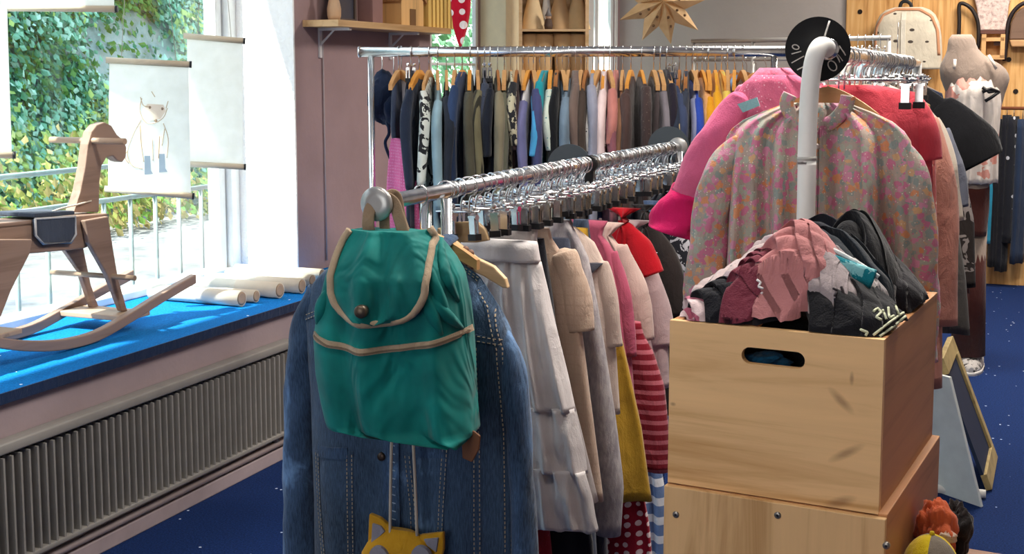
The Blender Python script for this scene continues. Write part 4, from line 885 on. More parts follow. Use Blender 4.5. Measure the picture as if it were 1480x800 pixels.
# gathered bag mouth folds beside the flap
for a_, b_ in (((622, 352), (655, 440)), ((618, 372), (650, 470)), ((613, 400), (640, 482)), ((470, 420), (455, 470)), ((622, 420), (660, 480))):
    gm = MB(); q = [(x, LB.fy(x, z)+.004, z) for x, z in resample(PX([a_, b_], -.06, bf), 10)]; gm.tube(q, [.004+.009*math.sin(math.pi*k/9) for k in range(10)], 8); gm.build('gather_fold', velvet, bpk)

fo = [(337, 490, 600), (350, 482, 608), (375, 475, 613), (400, 472, 616), (425, 474, 615), (440, 480, 608), (452, 490, 598), (460, 503, 584), (466, 525, 562), (468, 542, 546)]
rows = R3(fo, bf, -.10)
def fyf(x, z): return LB.fy(x, z)-.016
m = MB(); rg = []
for i in range(27):
    z = rows[0][0]+(rows[-1][0]-rows[0][0])*i/26; tmp = Loft(rows); a_, b_ = tmp.row(z); t_ = i/26; r_ = []
    for j in range(24):
        u = j/23*2-1; x = (a_+b_)/2+(b_-a_)/2*u; fo_ = .006*t_**.5*math.sin(u*5+t_*2)+.004*math.sin(u*11+1)*t_; r_.append((x, fyf(x, z)-.014*(1-u*u)+fo_, z))
    rg.append(r_+[(p[0], p[1]+.010, p[2]) for p in r_[::-1]])
m.ring(rg); fl = m.build('flap', velvet, bpk)
ed = [(600, 337), (608, 350), (613, 375), (616, 400), (615, 425), (608, 440), (598, 452), (584, 461), (562, 466), (543, 467), (524, 466), (503, 460), (490, 452), (480, 440), (474, 425), (472, 400), (475, 375), (482, 350), (490, 337)]
q = [(x, fyf(x, z)-.003, z) for x, z in resample(PX(ed, -.10, bf), 60)]
MB().tube(q, .0068, 10).build('piping', beige, fl)
x, z = PX([(527, 447)], -.11, bf)[0]; MB().lathe([(.001, -.008), (.009, -.008), (.0115, -.004), (.0115, .008)], (x, fyf(x, z)-.014, z), 18, 1).build('snap_button', plain('#5d5145', .35, .6), fl)
zp = MB(); LB.strip(zp, PX([(445, 486), (455, 492), (472, 497), (500, 502), (530, 504), (560, 503), (600, 499), (640, 493), (665, 487)], -.075, bf), .0115, .005, 40); zo = zp.build('zip_tape', beige, bpk, False)
zp = MB(); LB.strip(zp, PX([(447, 488), (472, 499), (500, 504), (530, 506), (560, 505), (600, 501), (664, 489)], -.075, bf), .003, .0075, 40); zp.build('zip_teeth', plain('#6d5d4c', .6), zo, False)
def W3(pts, f=bf): return [tuple(f.hit(px, py, 1, y)) for px, py, y in pts]
web = cloth('#85705c')
MB().tube(smooth(W3([(535, 340, .0), (532, 322, .0), (536, 300, .01), (552, 286, .02), (568, 292, .02), (576, 312, .01), (584, 340, .0)]), 6), .0115, 10, .22, (0, 1, 0)).build('hanging_loop', web, bpk)
MB().tube(smooth(W3([(556, 332, .02), (556, 305, .03), (561, 284, .03), (573, 284, .04), (580, 318, .03), (588, 340, .02)]), 6), .010, 10, .25, (0, 1, 0)).build('hanging_loop', web, bpk)
q = W3([(670, 628, -.02), (684, 622, -.02), (694, 630, -.02), (692, 650, -.02), (682, 668, -.02), (668, 662, -.02), (667, 640, -.02)])
MB().prism(q, (0, .006, 0)).build('leather_tab', plain('#6d452c', .6), bpk, False, bev=.002)
# ------------------------------------------------------------------ fox bag
ff = Fr(P(585, 770, 2.335), FTH); yel = cloth('#c8921f'); gry = cloth('#8b8790')
fx = thing('felt_bag', 'yellow felt animal face bag with grey ears on thin cords before the denim jacket', 'bag', ff.o, ff.th)
Lf = Loft(R3([(761, 562, 596), (764, 552, 608), (772, 541, 620), (782, 532, 630), (796, 524, 637), (830, 520, 640), (860, 535, 625), (885, 570, 590)], ff), .016, .001, 2, 1, e1=.8)
m = MB(); Lf.add(m, 24, 48, 0); m.build('face', yel, fx)
for o_, i_ in (([(530, 806), (533, 742), (548, 748), (562, 760), (570, 772)], [(536, 785), (538, 756), (550, 760), (556, 768)]), ([(605, 773), (640, 769), (640, 795), (634, 815), (612, 790)], [(612, 779), (633, 777), (630, 798), (617, 788)])):
    q = W3([(a, b, -.006) for a, b in o_], ff); eo = MB().prism(q, (0, .012, 0)).build('ear', yel, fx, False, bev=.003)
    q = W3([(a, b, -.0105) for a, b in i_], ff); MB().prism(q, (0, .005, 0)).build('inner_ear', gry, eo, False, bev=.001)
for cx_ in (549, 610):
    x, _, z = W3([(cx_, 803, -.016)], ff)[0]; MB().lathe([(.001, -.004), (.020, -.004), (.021, .004)], (x, -.018, z), 24, 1, ).build('eye_patch', gry, fx, False); MB().ball((x, -.024, z-.004), (.007, .004, .007), 12, 8).build('eye', black, fx)
for pts in ([(566, 772), (567, 690), (570, 600), (580, 420), (590, 372)], [(605, 772), (602, 690), (598, 600), (592, 420), (594, 372)]):
    q = [(ff.hit(a, b, 1, 0)) for a, b in pts]; MB().tube(smooth([(p[0], -.006 if k < 3 else .0, p[2]) for k, p in enumerate(q)], 5), .003, 8).build('cord', plain('#b7ab9c', .7), fx)
# ================================================================== PINE CRATES
b0 = P(1278, 491, 1.83); BX = Fr(b0, -math.atan2(960, 1850)); wl, dp, hh = .330, .462, .262
bc = Vector(BX.w((-wl/2, dp/2, -hh))); bt_ = (-wl/2, dp/2, -hh)
cw = wood('crate_front', '#e6ba84', 'x', '#c4935a', 1.0, knots=((.105, .165, .028, .0085, -.75), (.115, .086, .034, .0085, .55), (.108, .010, .030, .010, .42), (-.158, .128, .006, .004, 0), (.12, .20, .004, .012, 0)))
csd = wood('crate_side_shaded', '#bd8557', 'y', '#9c6b40')  # same pine in a darker tone, side shade put into the colour
t = thing('pine_crate', 'open pine crate with slot handle heaped with clothes, upper of the two crates', 'crate', bc, BX.th, 'pine crates')
tk = .014
# front with a slot handle: frame of pieces around an obround hole, one mesh
def slotpanel(x0, x1, z0, z1, cx, cz, w, h, y0, y1):
    n = 12; r = h/2; loop = []
    for k in range(n+1): a = -math.pi/2+math.pi*k/n; loop.append((cx+w/2-r+r*math.cos(a), cz+r*math.sin(a)))
    for k in range(n+1): a = math.pi/2+math.pi*k/n; loop.append((cx-w/2+r+r*math.cos(a), cz+r*math.sin(a)))
    outer = []
    for (x, z) in loop:
        dx, dz = x-cx, z-cz; s = min(((x1-cx) if dx > 0 else (cx-x0))/max(1e-6, abs(dx)), ((z1-cz) if dz > 0 else (cz-z0))/max(1e-6, abs(dz))); outer.append([cx+dx*s, cz+dz*s])
    for tx, tz in ((x0, z0), (x1, z0), (x1, z1), (x0, z1)):
        k = min(range(len(outer)), key=lambda i: (outer[i][0]-tx)**2+(outer[i][1]-tz)**2); outer[k] = [tx, tz]
    m = MB(); R_ = [[(x, y0, z) for x, z in loop], [(x, y0, z) for x, z in outer], [(x, y1, z) for x, z in outer], [(x, y1, z) for x, z in loop]]; m.ring(R_, cap=False); k = len(loop)
    for j in range(k): m.f.append((3*k+j, 3*k+(j+1) % k, (j+1) % k, j))
    return m
sx = BX.hit(1117, 517, 1, 0)
slotpanel(-wl/2, wl/2, 0, hh, sx[0]+wl/2, sx[2]+hh, .098, .026, -dp/2, -dp/2+tk).build('front_panel', cw, t, False)
slotpanel(-wl/2, wl/2, 0, hh, 0, hh-.03, .098, .026, dp/2-tk, dp/2).build('back_panel', csd, t, False)
for s in (-1, 1): MB().box((min(s*wl/2, s*(wl/2-tk)), -dp/2+tk, 0), (max(s*wl/2, s*(wl/2-tk)), dp/2-tk, hh)).build('side_panel', csd, t, False, bev=.0012)
MB().box((-wl/2+tk, -dp/2+tk, .004), (wl/2-tk, dp/2-tk, .016)).build('bottom', csd, t, False)
# lower crate: stands on the floor, bottom board with upright grain towards the camera
wl2, dp2, zt2 = wl+.014, dp+.012, bc[2]-.0015
cw2 = wood('crate_upright', '#d9af7c', 'z', '#b0834f'); b2 = Vector(BX.w((-wl/2+.006, dp/2-.002, 0))); b2[2] = 0
t = thing('pine_crate', 'tall pine crate with upright grain and screws carrying the upper crate', 'crate', b2, BX.th, 'pine crates')
MB().box((-wl2/2, -dp2/2-.006, 0), (wl2/2, -dp2/2+.006, zt2)).build('front_panel', cw2, t, False, bev=.0015)
for s in (-1, 1): MB().box((min(s*wl2/2, s*(wl2/2-tk)), -dp2/2+.007, 0), (max(s*wl2/2, s*(wl2/2-tk)), dp2/2, zt2+(.004 if s > 0 else 0))).build('side_panel', csd, t, False, bev=.0015)
MB().box((-wl2/2+tk, dp2/2-tk, 0), (wl2/2-tk, dp2/2, zt2)).build('back_panel', csd, t, False)
MB().box((-wl2/2+tk, -dp2/2+.007, zt2-.016), (wl2/2-tk, dp2/2-tk, zt2)).build('top_panel', csd, t, False)
LF2 = Fr(BX.w((-wl/2+.006, dp/2-.002, 0)), BX.th); LF2.o[2] = 0
for px, py in ((977, 743), (1124, 744), (1281, 788)):
    p = LF2.hit(px, py, 1, -dp2/2-.006); o = MB().lathe([(.001, -.0022), (.0035, -.0022), (.0055, -.001), (.0055, .004)], p, 14, 1).build('screw', plain('#8b8680', .3, .8), t)
    MB().lathe([(.001, -.003), (.0022, -.003), (.0022, .002)], p, 6, 1).build('hex_socket', black, o, False)
# ------------------------------------------------------------------ clothes heaped in the crate (crate frame: x from the right front corner, y into the depth, z above the rim)
GC = 'clothes heaped in the pine crate'
def HP(x, y):
    return -.012+.085*math.exp(-((x+.15)**2/.012+(y-.27)**2/.030))+.030*math.exp(-((x+.16)**2/.02+(y-.10)**2/.010))
o = MB(); crumple(o, (0, 0, 0), (.112, .165, .085), 77, 60, 40, .8, .12); o = o.build('jumper', cloth('#1d1e26')); o.location = BX.w((-wl/2, dp/2, -.105)); o.rotation_euler = (0, 0, BX.th); tag(o, 'black jumper filling the bottom of the upper pine crate', 'jumper', GC)
def patch(name, lab, cat, mat, c, ab, rot, h, lay, fd, fk, fa, seed, part='cloth', tuck=.03, nr=54, na=120, ex=.62):
    """one rumpled garment lying on the heap: a sheet with running, branching folds and turned-under edges"""
    m = MB(); rings = []; cr, sr = math.cos(rot), math.sin(rot); cf, sf = math.cos(fd), math.sin(fd)
    base = BX.w((c[0], c[1], 0))
    for i in range(nr+1):
        r = i/nr; rg = []
        for j in range(na):
            a = 2*math.pi*j/na; R = 1+.20*noise.noise((math.cos(a)*1.3+seed, math.sin(a)*1.3, seed*.7))+.07*noise.noise((math.cos(a)*3.5, math.sin(a)*3.5+seed, 2))
            u, v = ab[0]*r*R*math.cos(a), ab[1]*r*R*math.sin(a); x, y = u*cr-v*sr, u*sr+v*cr
            w1 = noise.noise((x*9+seed, y*9, 1.5)); w2 = noise.noise((x*9, y*9+seed, 4.5)); w3 = noise.noise((x*16+seed, y*16, 7))
            s_ = (x*cf+y*sf)*fk*1.9+w1*5.5+w3*1.2; f1 = abs(math.sin(s_))**.75*(.55+.9*max(0, w2+.35))
            s2 = (-x*sf*.8+y*cf*.8+x*cf*.5)*fk*1.5+w2*6+1.3*seed; f2 = abs(math.sin(s2))**.7*max(0, .35-w1*1.3)
            f3 = abs(noise.noise((x*38+seed, y*38, w1*2)))*.45
            z = h*max(0, 1-r*r)**ex+fa*(f1+.75*f2+f3)*(1-.35*r)
            t = max(0, (r-.86)/.14); z -= tuck*t*t
            px, py = c[0]+x+.010*w2+.5*fa*math.cos(s_*2)*cf, c[1]+y+.010*w1+.5*fa*math.cos(s_*2)*sf
            px = max(-wl+.004, min(-.004, px)) if z < .0 else px
            py = max(.004, py)
            zz = HP(px, py)+lay+z; 
            if py < .05: zz = min(zz, .004+(py-.004)*1.5+lay*.35)
            if py < .016 or px > -.016 or px < -wl+.016: zz = max(zz, .0015)
            q = BX.w((px, py, zz)); rg.append((q[0]-base[0], q[1]-base[1], q[2]-base[2]))
        rings.append(rg)
    m.ring(rings, cap=False); t_ = thing(name, lab, cat, base, 0, GC); t_['_'] = 0; del t_['_']; SURF[t_.name] = m; m.build(part, mat, t_, fixn=False); return t_
SURF = {}
def onto(t_, strokes, r, name, mat):
    """lettering stroked onto the cloth where it is seen from the front"""
    from mathutils.bvhtree import BVHTree
    m = SURF[t_.name]; bv = BVHTree.FromPolygons([Vector(v) for v in m.v], m.f); o_ = Vector((0, 0, H))-t_.location; q = MB()
    for pl in strokes:
        run = []
        for a, b in resample(pl, 14):
            h_ = bv.ray_cast(o_, Vector(ray(a, b)).normalized())
            if h_[0] is not None: run.append(tuple(h_[0]-Vector(ray(a, b)).normalized()*.0008))
        if len(run) > 3: q.tube(run, r, 6)
    if q.v: q.build(name, mat, t_)
bk_ = lambda h: cloth(h)
patch('jumper', 'black jumper at the right back corner of the crate', 'jumper', bk_('#211f24'), (-.075, .30), (.085, .12), .2, .035, .01, .4, 70, .020, 22)
patch('shirt', 'pale grey pink shirt at the left of the crate heap', 'shirt', cloth('#bba8a7', 'print', '#9a8a90', 7), (-.245, .20), (.085, .15), -.2, .040, .012, -.5, 75, .020, 12)
patch('hooded_top', 'black hooded top rising behind the teal lettered top', 'hooded top', bk_('#141419'), (-.085, .26), (.062, .085), .1, .075, .012, 1.0, 50, .016, 16, ex=.9)
patch('tshirt', 'black tee rolled with teal print at the back of the crate', 't-shirt', cloth('#20212a', 'print', '#2d3440', 12), (-.185, .28), (.085, .07), .1, .036, .016, 1.4, 60, .014, 17)
patch('tshirt', 'white and pink tee at the left rim of the crate', 't-shirt', cloth('#d6bfc0', 'vstripes', '#a85a70', 20), (-.285, .10), (.045, .10), -.1, .020, .008, .6, 90, .018, 13)
patch('leggings', 'black leggings spilling at the front left of the crate heap', 'leggings', bk_('#15151c'), (-.235, .065), (.085, .062), .1, .022, .014, .9, 65, .018, 14)
patch('tshirt', 'black tee with pale yellow green lettering at the right front of the crate', 't-shirt', bk_('#15151a'), (-.070, .085), (.085, .085), .4, .022, .012, .3, 55, .016, 21)
patch('sweatshirt', 'burgundy sweatshirt showing a white printed band', 'sweatshirt', cloth('#6e2c3b'), (-.212, .095), (.052, .105), -.25, .036, .022, 1.2, 70, .016, 15)
patch('tshirt', 'grey tee with dark lettering right of the pink tshirt', 't-shirt', cloth('#9a8e90'), (-.098, .095), (.045, .075), .3, .036, .022, .2, 70, .014, 20)
t = patch('top', 'black top with a bright teal band across the crate heap', 'top', bk_('#19222b'), (-.105, .19), (.085, .06), -.35, .030, .024, 1.2, 60, .014, 18)
patch('scarf', 'light grey knitted piece under the teal banded top', 'scarf', cloth('#b2aba8', 'marl', '#8d8688'), (-.075, .145), (.060, .028), -.25, .020, .024, .2, 60, .010, 19)
patch_b = [k for k in bpy.data.objects if k.get('label', '').startswith('burgundy')][0]; patch_g = [k for k in bpy.data.objects if k.get('label', '').startswith('grey tee with dark')][0]; patch_k = [k for k in bpy.data.objects if k.get('label', '').startswith('black tee with pale')][0]
onto(patch_b, [[(1094, 404), (1100, 408), (1096, 414), (1103, 417)], [(1100, 424), (1108, 420)], [(1104, 430), (1112, 424), (1110, 434)], [(1108, 442), (1118, 436)], [(1112, 452), (1122, 444), (1124, 454)]], .0019, 'lettering', plain('#e6dfe0', .8))
onto(patch_g, [[(1204, 416), (1210, 420), (1206, 428)], [(1216, 414), (1220, 426)], [(1208, 436), (1218, 432), (1216, 442)], [(1212, 450), (1222, 444)]], .0019, 'lettering', plain('#2a2328', .8))
onto(patch_k, [[(1262, 450), (1268, 445), (1274, 451), (1266, 458), (1274, 462)], [(1276, 448), (1281, 461)], [(1284, 444), (1285, 459), (1292, 456)], [(1294, 441), (1299, 454)], [(1244, 476), (1254, 480), (1250, 486)], [(1262, 484), (1280, 470), (1296, 458), (1314, 446)], [(1268, 488), (1288, 474), (1312, 454)]], .0021, 'lettering', plain('#c9cdb0', .8))
patch('tshirt', 'faded rose pink tshirt bunched at the middle front of the crate heap', 't-shirt', cloth('#b97a7a'), (-.158, .105), (.064, .098), .15, .050, .022, .75, 62, .021, 5, ex=.55, nr=70, na=150)
q = [P(1180, 372, 1.99), P(1198, 380, 1.965), P(1228, 392, 1.95), P(1262, 404, 1.945)]
def rel(pts, n=6): return [tuple(Vector(s)-t.location) for s in smooth([tuple(p) for p in pts], n)]
MB().tube(rel(q), .016, 14, .4, (0, 1, 0)).build('teal_band', cloth('#137a88', 'print', '#7fbcc2', 40), t)
MB().tube(rel([P(1174, 362, 2.0), P(1200, 360, 1.975), P(1240, 380, 1.955), P(1270, 400, 1.945)]), .0035, 8).build('white_piping', cloth('#d8dcdc'), t)
t = thing('shirt', 'blue shirt glimpsed through the slot handle of the crate', 'shirt', P(1104, 521, 1.965), 0, GC); m = MB(); crumple(m, (0, 0, 0), (.04, .02, .012), 23, amp=.2); m.build('cloth', cloth('#1f5f86'), t)
# ================================================================== RIGHT RACK
RS = .4; RTH = -math.atan(RS); RZ2 = 1.488
def RR(d): return Fr((.572+RS*(d-2.38), d, RZ2), RTH)
r0 = RR(2.38); Lr2 = math.sqrt(1+RS*RS)*2.0
whp = plain('#f1efea', .4)
t = thing('clothes_rack', 'white posted clothes rack holding the floral dress behind the pine crates', 'clothes rack', (r0.o[0], r0.o[1], 0), RTH); ob = (0, 0, -RZ2)
rk4 = t
pth = [r0.hit(1163, 1500, 1, -.01)]
def rx(px, py): return r0.hit(px, py, 1, -.012)
pts = [rx(1164, 340), rx(1166, 228), rx(1169, 150), rx(1173, 105)]; x0 = pts[0][0]
path = [(x0, -.012, -RZ2+.02)]+[(p[0], -.012, p[2]) for p in pts]+[(rx(1178, 80)[0], -.010, rx(1178, 80)[2]), (rx(1183, 68)[0], .0, rx(1183, 68)[2]), (rx(1187, 66)[0], .02, rx(1187, 66)[2]), (rx(1189, 68)[0], .05, rx(1189, 70)[2])]
x9, z9 = path[-1][0], path[-1][2]
MB().tube(smooth(path, 5), .0172, 18, 1, (0, 1, 0)).build('post', whp, t, off=ob)
MB().tube([(rx(1166, 231)[0], -.012, rx(1166, 231)[2]), (rx(1166, 226)[0], -.012, rx(1166, 226)[2])], .0180, 18).build('joint_ring', plain('#b9b6b0', .4), t, off=ob)
MB().lathe([(.012, .04), (.020, .042), (.023, .05), (.020, .06), (.013, .062)], (x9, 0, z9), 22, 1).build('flange', chrome(), t, off=ob)
MB().tube([(x9, .05, z9), (.004, .2, 0), (.004, Lr2, 0)], .0135, 16, up=(0, 0, 1)).build('rail', chrome(), t, off=ob)
MB().tube([(.004, Lr2, 0), (.004, Lr2, -RZ2+.02)], .0158, 14).build('post', whp, t, off=ob)
for y_ in (-.012, Lr2): MB().tube([(-.26, y_, -RZ2+.016), (.28, y_, -RZ2+.016)], .015, 12, up=(0, 0, 1)).build('foot', whp, t, off=ob)
G3 = 'clothes on the right rack'; GH3 = 'hangers on the right rack'
def rg_(d, name, desc, cat, mat, px, neck=.05, sl=None, hk='wood', amp=.007, nf=5, seed=1, th=.03, smat=None, cuff=None, cx=.10, extra_l=None):
    fr = RR(d); rows = []
    for a in px: p = fr.hit(a[1], a[0]); rows.append((p[2], p[0]))
    rows = [(min(rows[0][0]+.04, -.06), neck or rows[0][1])]+[r for r in rows if r[0] < min(rows[0][0]+.04, -.06)]
    ss = []
    if sl:
        q = [fr.hit(x, y) for x, y, r in sl]; rs = [r*d/F for x, y, r in sl]; ss = [([(p[0], 0, p[2]) for p in q], rs), ([(-p[0], 0, p[2]) for p in q], rs)]
    t, L = garment(fr, name, desc+' on the right rack', cat, mat, mirror(rows), G3, th, amp, nf, seed, ss, smat, cuff=cuff)
    if hk: hanger(fr, hk, ('chrome clip hanger' if hk == 'clip' else 'wooden hanger')+' holding the '+desc+' on the right rack', GH3, cx)
    return t, L, fr
# floral dress
fr = RR(2.46); flo = cloth('#b3a094', 'floral', sc=72, transl=.05, rough=.5, spec=.45)
t = thing('floral_dress', 'pink and orange flowered long sleeved dress behind the white rack post', 'dress', fr.o, RTH, G3)
def rr(rows): return [(fr.hit(l, y)[2], fr.hit(l, y)[0], fr.hit(r, y)[0]) for y, l, r in rows]
LD = Loft(rr([(148, 1138, 1228), (160, 1105, 1262), (178, 1062, 1302), (200, 1048, 1318), (250, 1044, 1326), (320, 1040, 1332), (420, 1036, 1338), (520, 1030, 1342), (640, 1022, 1350)]),   .05, .034, 8, 9, e1=.85, e2=.6, top=.12)
m = MB(); LD.add(m, 40, 150, .004); m.build('body', flo, t, fixn=False)
for pts, rs, sd in (([(1072, 206), (1044, 248), (1030, 310), (1022, 380), (1014, 450), (1012, 520)], [15, 26, 28, 29, 27, 25], 4), ([(1300, 208), (1322, 254), (1328, 320), (1331, 390), (1332, 460), (1332, 520)], [12, 21, 24, 25, 24, 22], 5)):
    q = [fr.hit(x, y) for x, y in pts]; s = MB(); sleeve(s, [(p[0], -.012, p[2]) for p in q], [r*2.46/F for r in rs], .75, sd, .07, 24, 8); s.build('sleeve', flo, t, fixn=False)
for pts in ([(1158, 182), (1146, 170), (1137, 150), (1142, 136)], [(1192, 182), (1208, 172), (1222, 154), (1226, 138)]):
    q = [fr.hit(x, y, 1, -.03) for x, y in pts]; MB().tube(smooth([tuple(p) for p in q], 5), .014, 10, .4, (0, 1, 0)).build('collar', flo, t)
pk = MB(); LD.strip(pk, [(fr.hit(x, y)[0], fr.hit(x, y)[2]) for x, y in ((1177, 184), (1178, 260), (1178, 330), (1178, 440))], .026, .003, 30); po = pk.build('placket', flo, t, False)
bt = MB()
for y in (210, 262, 314, 366): x, z = fr.hit(1186, y)[0], fr.hit(1186, y)[2]; bt.lathe([(.001, -.003), (.0055, -.003), (.0055, .003)], (x, LD.fy(x, z)-.004, z), 12, 1)
bt.build('button', plain('#d7c6c0', .4), po)
MB().lathe([(.03, 0), (.028, .02)], (0, .01, fr.hit(1180, 170)[2]), 18, 2, .5).build('inner_neck', cloth('#a8407c'), t)
hg = hanger(fr, 'wood', 'pale wooden hanger inside the flowered dress', GH3); hg.scale = (.62, 1, 1); hg.location.z += .004
# size disc with white hand lettering
df = Fr(P(1182, 71, 2.425), -.12); t = thing('size_disc', 'round black size disc with white hand lettering on the right rail', 'size disc', df.o, df.th)
pr = [(.0605*math.cos(a), -.0012, .0605*math.sin(a)) for a in [2*math.pi*k/48 for k in range(48)]]; MB().prism(pr, (0, .0024, 0)).build('disc', plain('#141416', .45), t, False)
def dz(pl): return [tuple(df.hit(a, b, 1, -.0026)) for a, b in pl]
lt = MB()
circ = lambda x, y, a, b, th: [(x+a*math.cos(k/12*6.283)*math.cos(th)-b*math.sin(k/12*6.283)*math.sin(th), y+a*math.cos(k/12*6.283)*math.sin(th)+b*math.sin(k/12*6.283)*math.cos(th)) for k in range(13)]
for pl in (circ(1150, 68, 5, 3.2, .3), [(1144, 78), (1158, 74)], [(1144, 91), (1162, 81)], [(1152, 101), (1162, 96)], circ(1203, 95, 5.5, 8, -.6), [(1207, 76), (1214, 90), (1211, 78), (1218, 88)], [(1209, 62), (1212, 70)], [(1213, 66), (1221, 78)], [(1219, 74), (1222, 80)]):
    lt.tube(dz(pl), .0011, 6)
lt.build('lettering', plain('#d8cfc8', .6), t); lt = MB(); lt.tube(dz([(1199, 30), (1192, 52)]), .0018, 6); lt.build('slot_edge', plain('#d8d4d0', .5), t)
# pink pieces on the left
def lop(d, name, desc, mat, rows, sl, seed, cx, smat=None, fr_=None):
    f = RR(d); R = [(f.hit(l, y)[2], f.hit(l, y)[0], f.hit(r, y)[0]) for y, l, r in rows]; t, L = garment(f, name, desc+' on the right rack', 'top', mat, R, G3, .03, .007, 5, seed)
    hanger(f, 'clip', 'chrome clip hanger holding the '+desc.split(' with')[0]+' on the right rack', GH3, cx)
    m = MB(); q = [f.hit(x, y) for x, y, r in sl]; sleeve(m, [(p[0], -.01, p[2]) for p in q], [r*d/F for x, y, r in sl], .7, 3, .05, 20, 8); so = m.build('sleeve', smat or mat, t); return t, f, so
hot = cloth('#d11e63'); pk1 = cloth('#d4648a')
t, f2, so = lop(2.60, 'frilled_top', 'bright pink top with a hot pink frilled sleeve', cloth('#d66c8c', 'specks', '#e8a9bd', 120), [(108, 1090, 1150), (122, 1072, 1176), (150, 1058, 1200), (220, 1062, 1230), (420, 1062, 1250)], [(1072, 146, 20), (1048, 190, 31), (1020, 240, 34), (995, 284, 27)], 40, .13, pk1)
m = MB(); q = [f2.hit(x, y) for x, y in ((998, 278), (990, 290), (978, 316), (972, 334))]; sleeve(m, [(p[0], -.01, p[2]) for p in q], [r*2.6/F for r in (26, 30, 36, 40)], .7, 6, .09, 40, 6); m.build('frill', hot, so)
t, f2, so = lop(2.68, 'pink_top', 'rose pink top with rounded shoulder', cloth('#d97a95'), [(98, 1098, 1140), (112, 1084, 1176), (140, 1074, 1200), (220, 1072, 1230), (420, 1075, 1250)], [(1082, 132, 18), (1070, 180, 24), (1060, 240, 24)], 42, .15)
fr2 = RR(2.575); pp = MB(); q = [fr2.hit(x, y) for x, y in ((1070, 150), (1098, 140), (1102, 152), (1078, 162))]; o = MB().prism([(p[0], -.03, p[2]) for p in q], (0, .004, 0)).build('care_label', cloth('#8fc0c6'), None, False); o.location = fr2.o; o.rotation_euler = (0, 0, RTH); tag(o, 'pale blue cloth tag on the pink top shoulder', 'tag')
# coral and the rest on the right
rg_(2.76, 'blouse', 'coral red blouse', 'blouse', cloth('#cf4b58'), [(113, 1300), (132, 1326), (170, 1345), (250, 1348), (400, 1350)], .06, [(1318, 150, 16), (1335, 190, 22), (1342, 232, 18)], 'clip', seed=43, cx=.062)
rg_(2.84, 'shirt', 'peach polka shirt with ruffled neck', 'shirt', cloth('#c7625e', 'dots', '#e7c9b8', 60), [(122, 1305), (150, 1330), (200, 1352), (400, 1356)], .05, None, 'wood', seed=44)
rg_(2.95, 'cardigan', 'long peach sleeved cardigan', 'cardigan', cloth('#c98d7c'), [(150, 1322), (175, 1345), (240, 1358), (400, 1362), (560, 1362)], .05, [(1338, 180, 18), (1354, 250, 24), (1362, 350, 22), (1366, 470, 17)], 'wood', seed=45)
rg_(3.05, 'shirt', 'cream cotton shirt', 'shirt', cloth('#cdbfae'), [(140, 1325), (165, 1352), (200, 1362), (420, 1366)], .05, [(1345, 180, 16), (1362, 240, 20), (1376, 320, 16)], 'wood', seed=46)
rg_(3.16, 'sweater', 'slate grey sweater', 'sweater', cloth('#6d707e'), [(165, 1345), (190, 1366), (250, 1378), (400, 1382)], .05, [(1358, 195, 16), (1374, 245, 19), (1384, 300, 15)], 'wood', seed=47)
rg_(3.28, 'trousers', 'long warm grey trousers', 'trousers', cloth('#57534f'), [(180, 1340), (300, 1380), (400, 1396), (482, 1402)], .09, None, 'clip', seed=48)
rg_(3.40, 'dress', 'dark dress with pale leaf print', 'dress', cloth('#2d2523', 'print', '#8f8480', 16), [(170, 1355), (230, 1390), (320, 1408), (415, 1410)], .06, None, 'wood', seed=49)
rg_(3.52, 'skirt', 'deep maroon skirt', 'skirt', cloth('#4a201f'), [(200, 1345), (300, 1390), (420, 1402)], .10, None, 'clip', seed=50)
t, L, f3 = rg_(3.66, 'tshirt', 'black tee with wide batwing sleeves', 't-shirt', cloth('#131317'), [(128, 1345), (150, 1375), (200, 1395), (262, 1392), (330, 1390)], .06, [(1362, 158, 22), (1392, 196, 38), (1416, 236, 34)], 'wood', seed=51)
rg_(3.8, 'cardigan', 'navy cardigan pushed to the far end', 'cardigan', cloth('#2a2f42'), [(112, 1340), (135, 1362), (200, 1380), (330, 1385)], .05, None, 'wood', seed=52)
rg_(3.95, 'shirt', 'beige printed shirt at the far end', 'shirt', cloth('#9b8878', 'print', '#4c4038', 30), [(112, 1345), (135, 1362), (200, 1375), (330, 1380)], .05, None, 'wood', seed=53)
rnd = random.Random(5)
for d in [2.95+.05*k for k in range(25)]:
    f4 = RR(d); hanger(Fr(f4.o, RTH+rnd.uniform(-.35, .35)), 'clip', 'bare chrome clip hanger crowded between the clothes on the right rack', 'bare clip hangers on the right rack', .05 if rnd.random() < .5 else .036, rnd.uniform(-.1, .1))
# ================================================================== MANNEQUIN
MF = Fr(P(1408, 533, 6.2), -.15); MF.o[2] = 0
def mr(rows): return [(MF.hit(l, y)[2], MF.hit(l, y)[0], MF.hit(r, y)[0]) for y, l, r in rows]
skin = cloth('#8f7e72'); t = thing('mannequin', 'headless cloth covered mannequin in floral halter top before the pine wall', 'mannequin', MF.o, MF.th)
m = MB(); Lm = Loft(mr([(50, 1376, 1404), (52, 1372, 1408), (63, 1370, 1410), (74, 1369, 1415), (84, 1364, 1428), (92, 1360, 1444), (102, 1358, 1456), (115, 1360, 1459), (135, 1368, 1452), (165, 1374, 1444), (210, 1378, 1434), (250, 1372, 1430), (290, 1368, 1428), (330, 1374, 1424)]), .085, 0, 1, 1, e1=.9, e2=.9).add(m, 40, 40, 0)
m.build('torso', skin, t, fixn=False)
for a_, b_ in (((1388, 320), (1392, 525)), ((1406, 320), (1408, 525))):
    p0, p1 = MF.hit(*a_), MF.hit(*b_); MB().tube([p0, ((p0[0]+p1[0])/2, 0, (p0[2]+p1[2])/2), (p1[0], 0, max(.06, p1[2]))], [.07, .05, .035], 16).build('leg', skin, t)
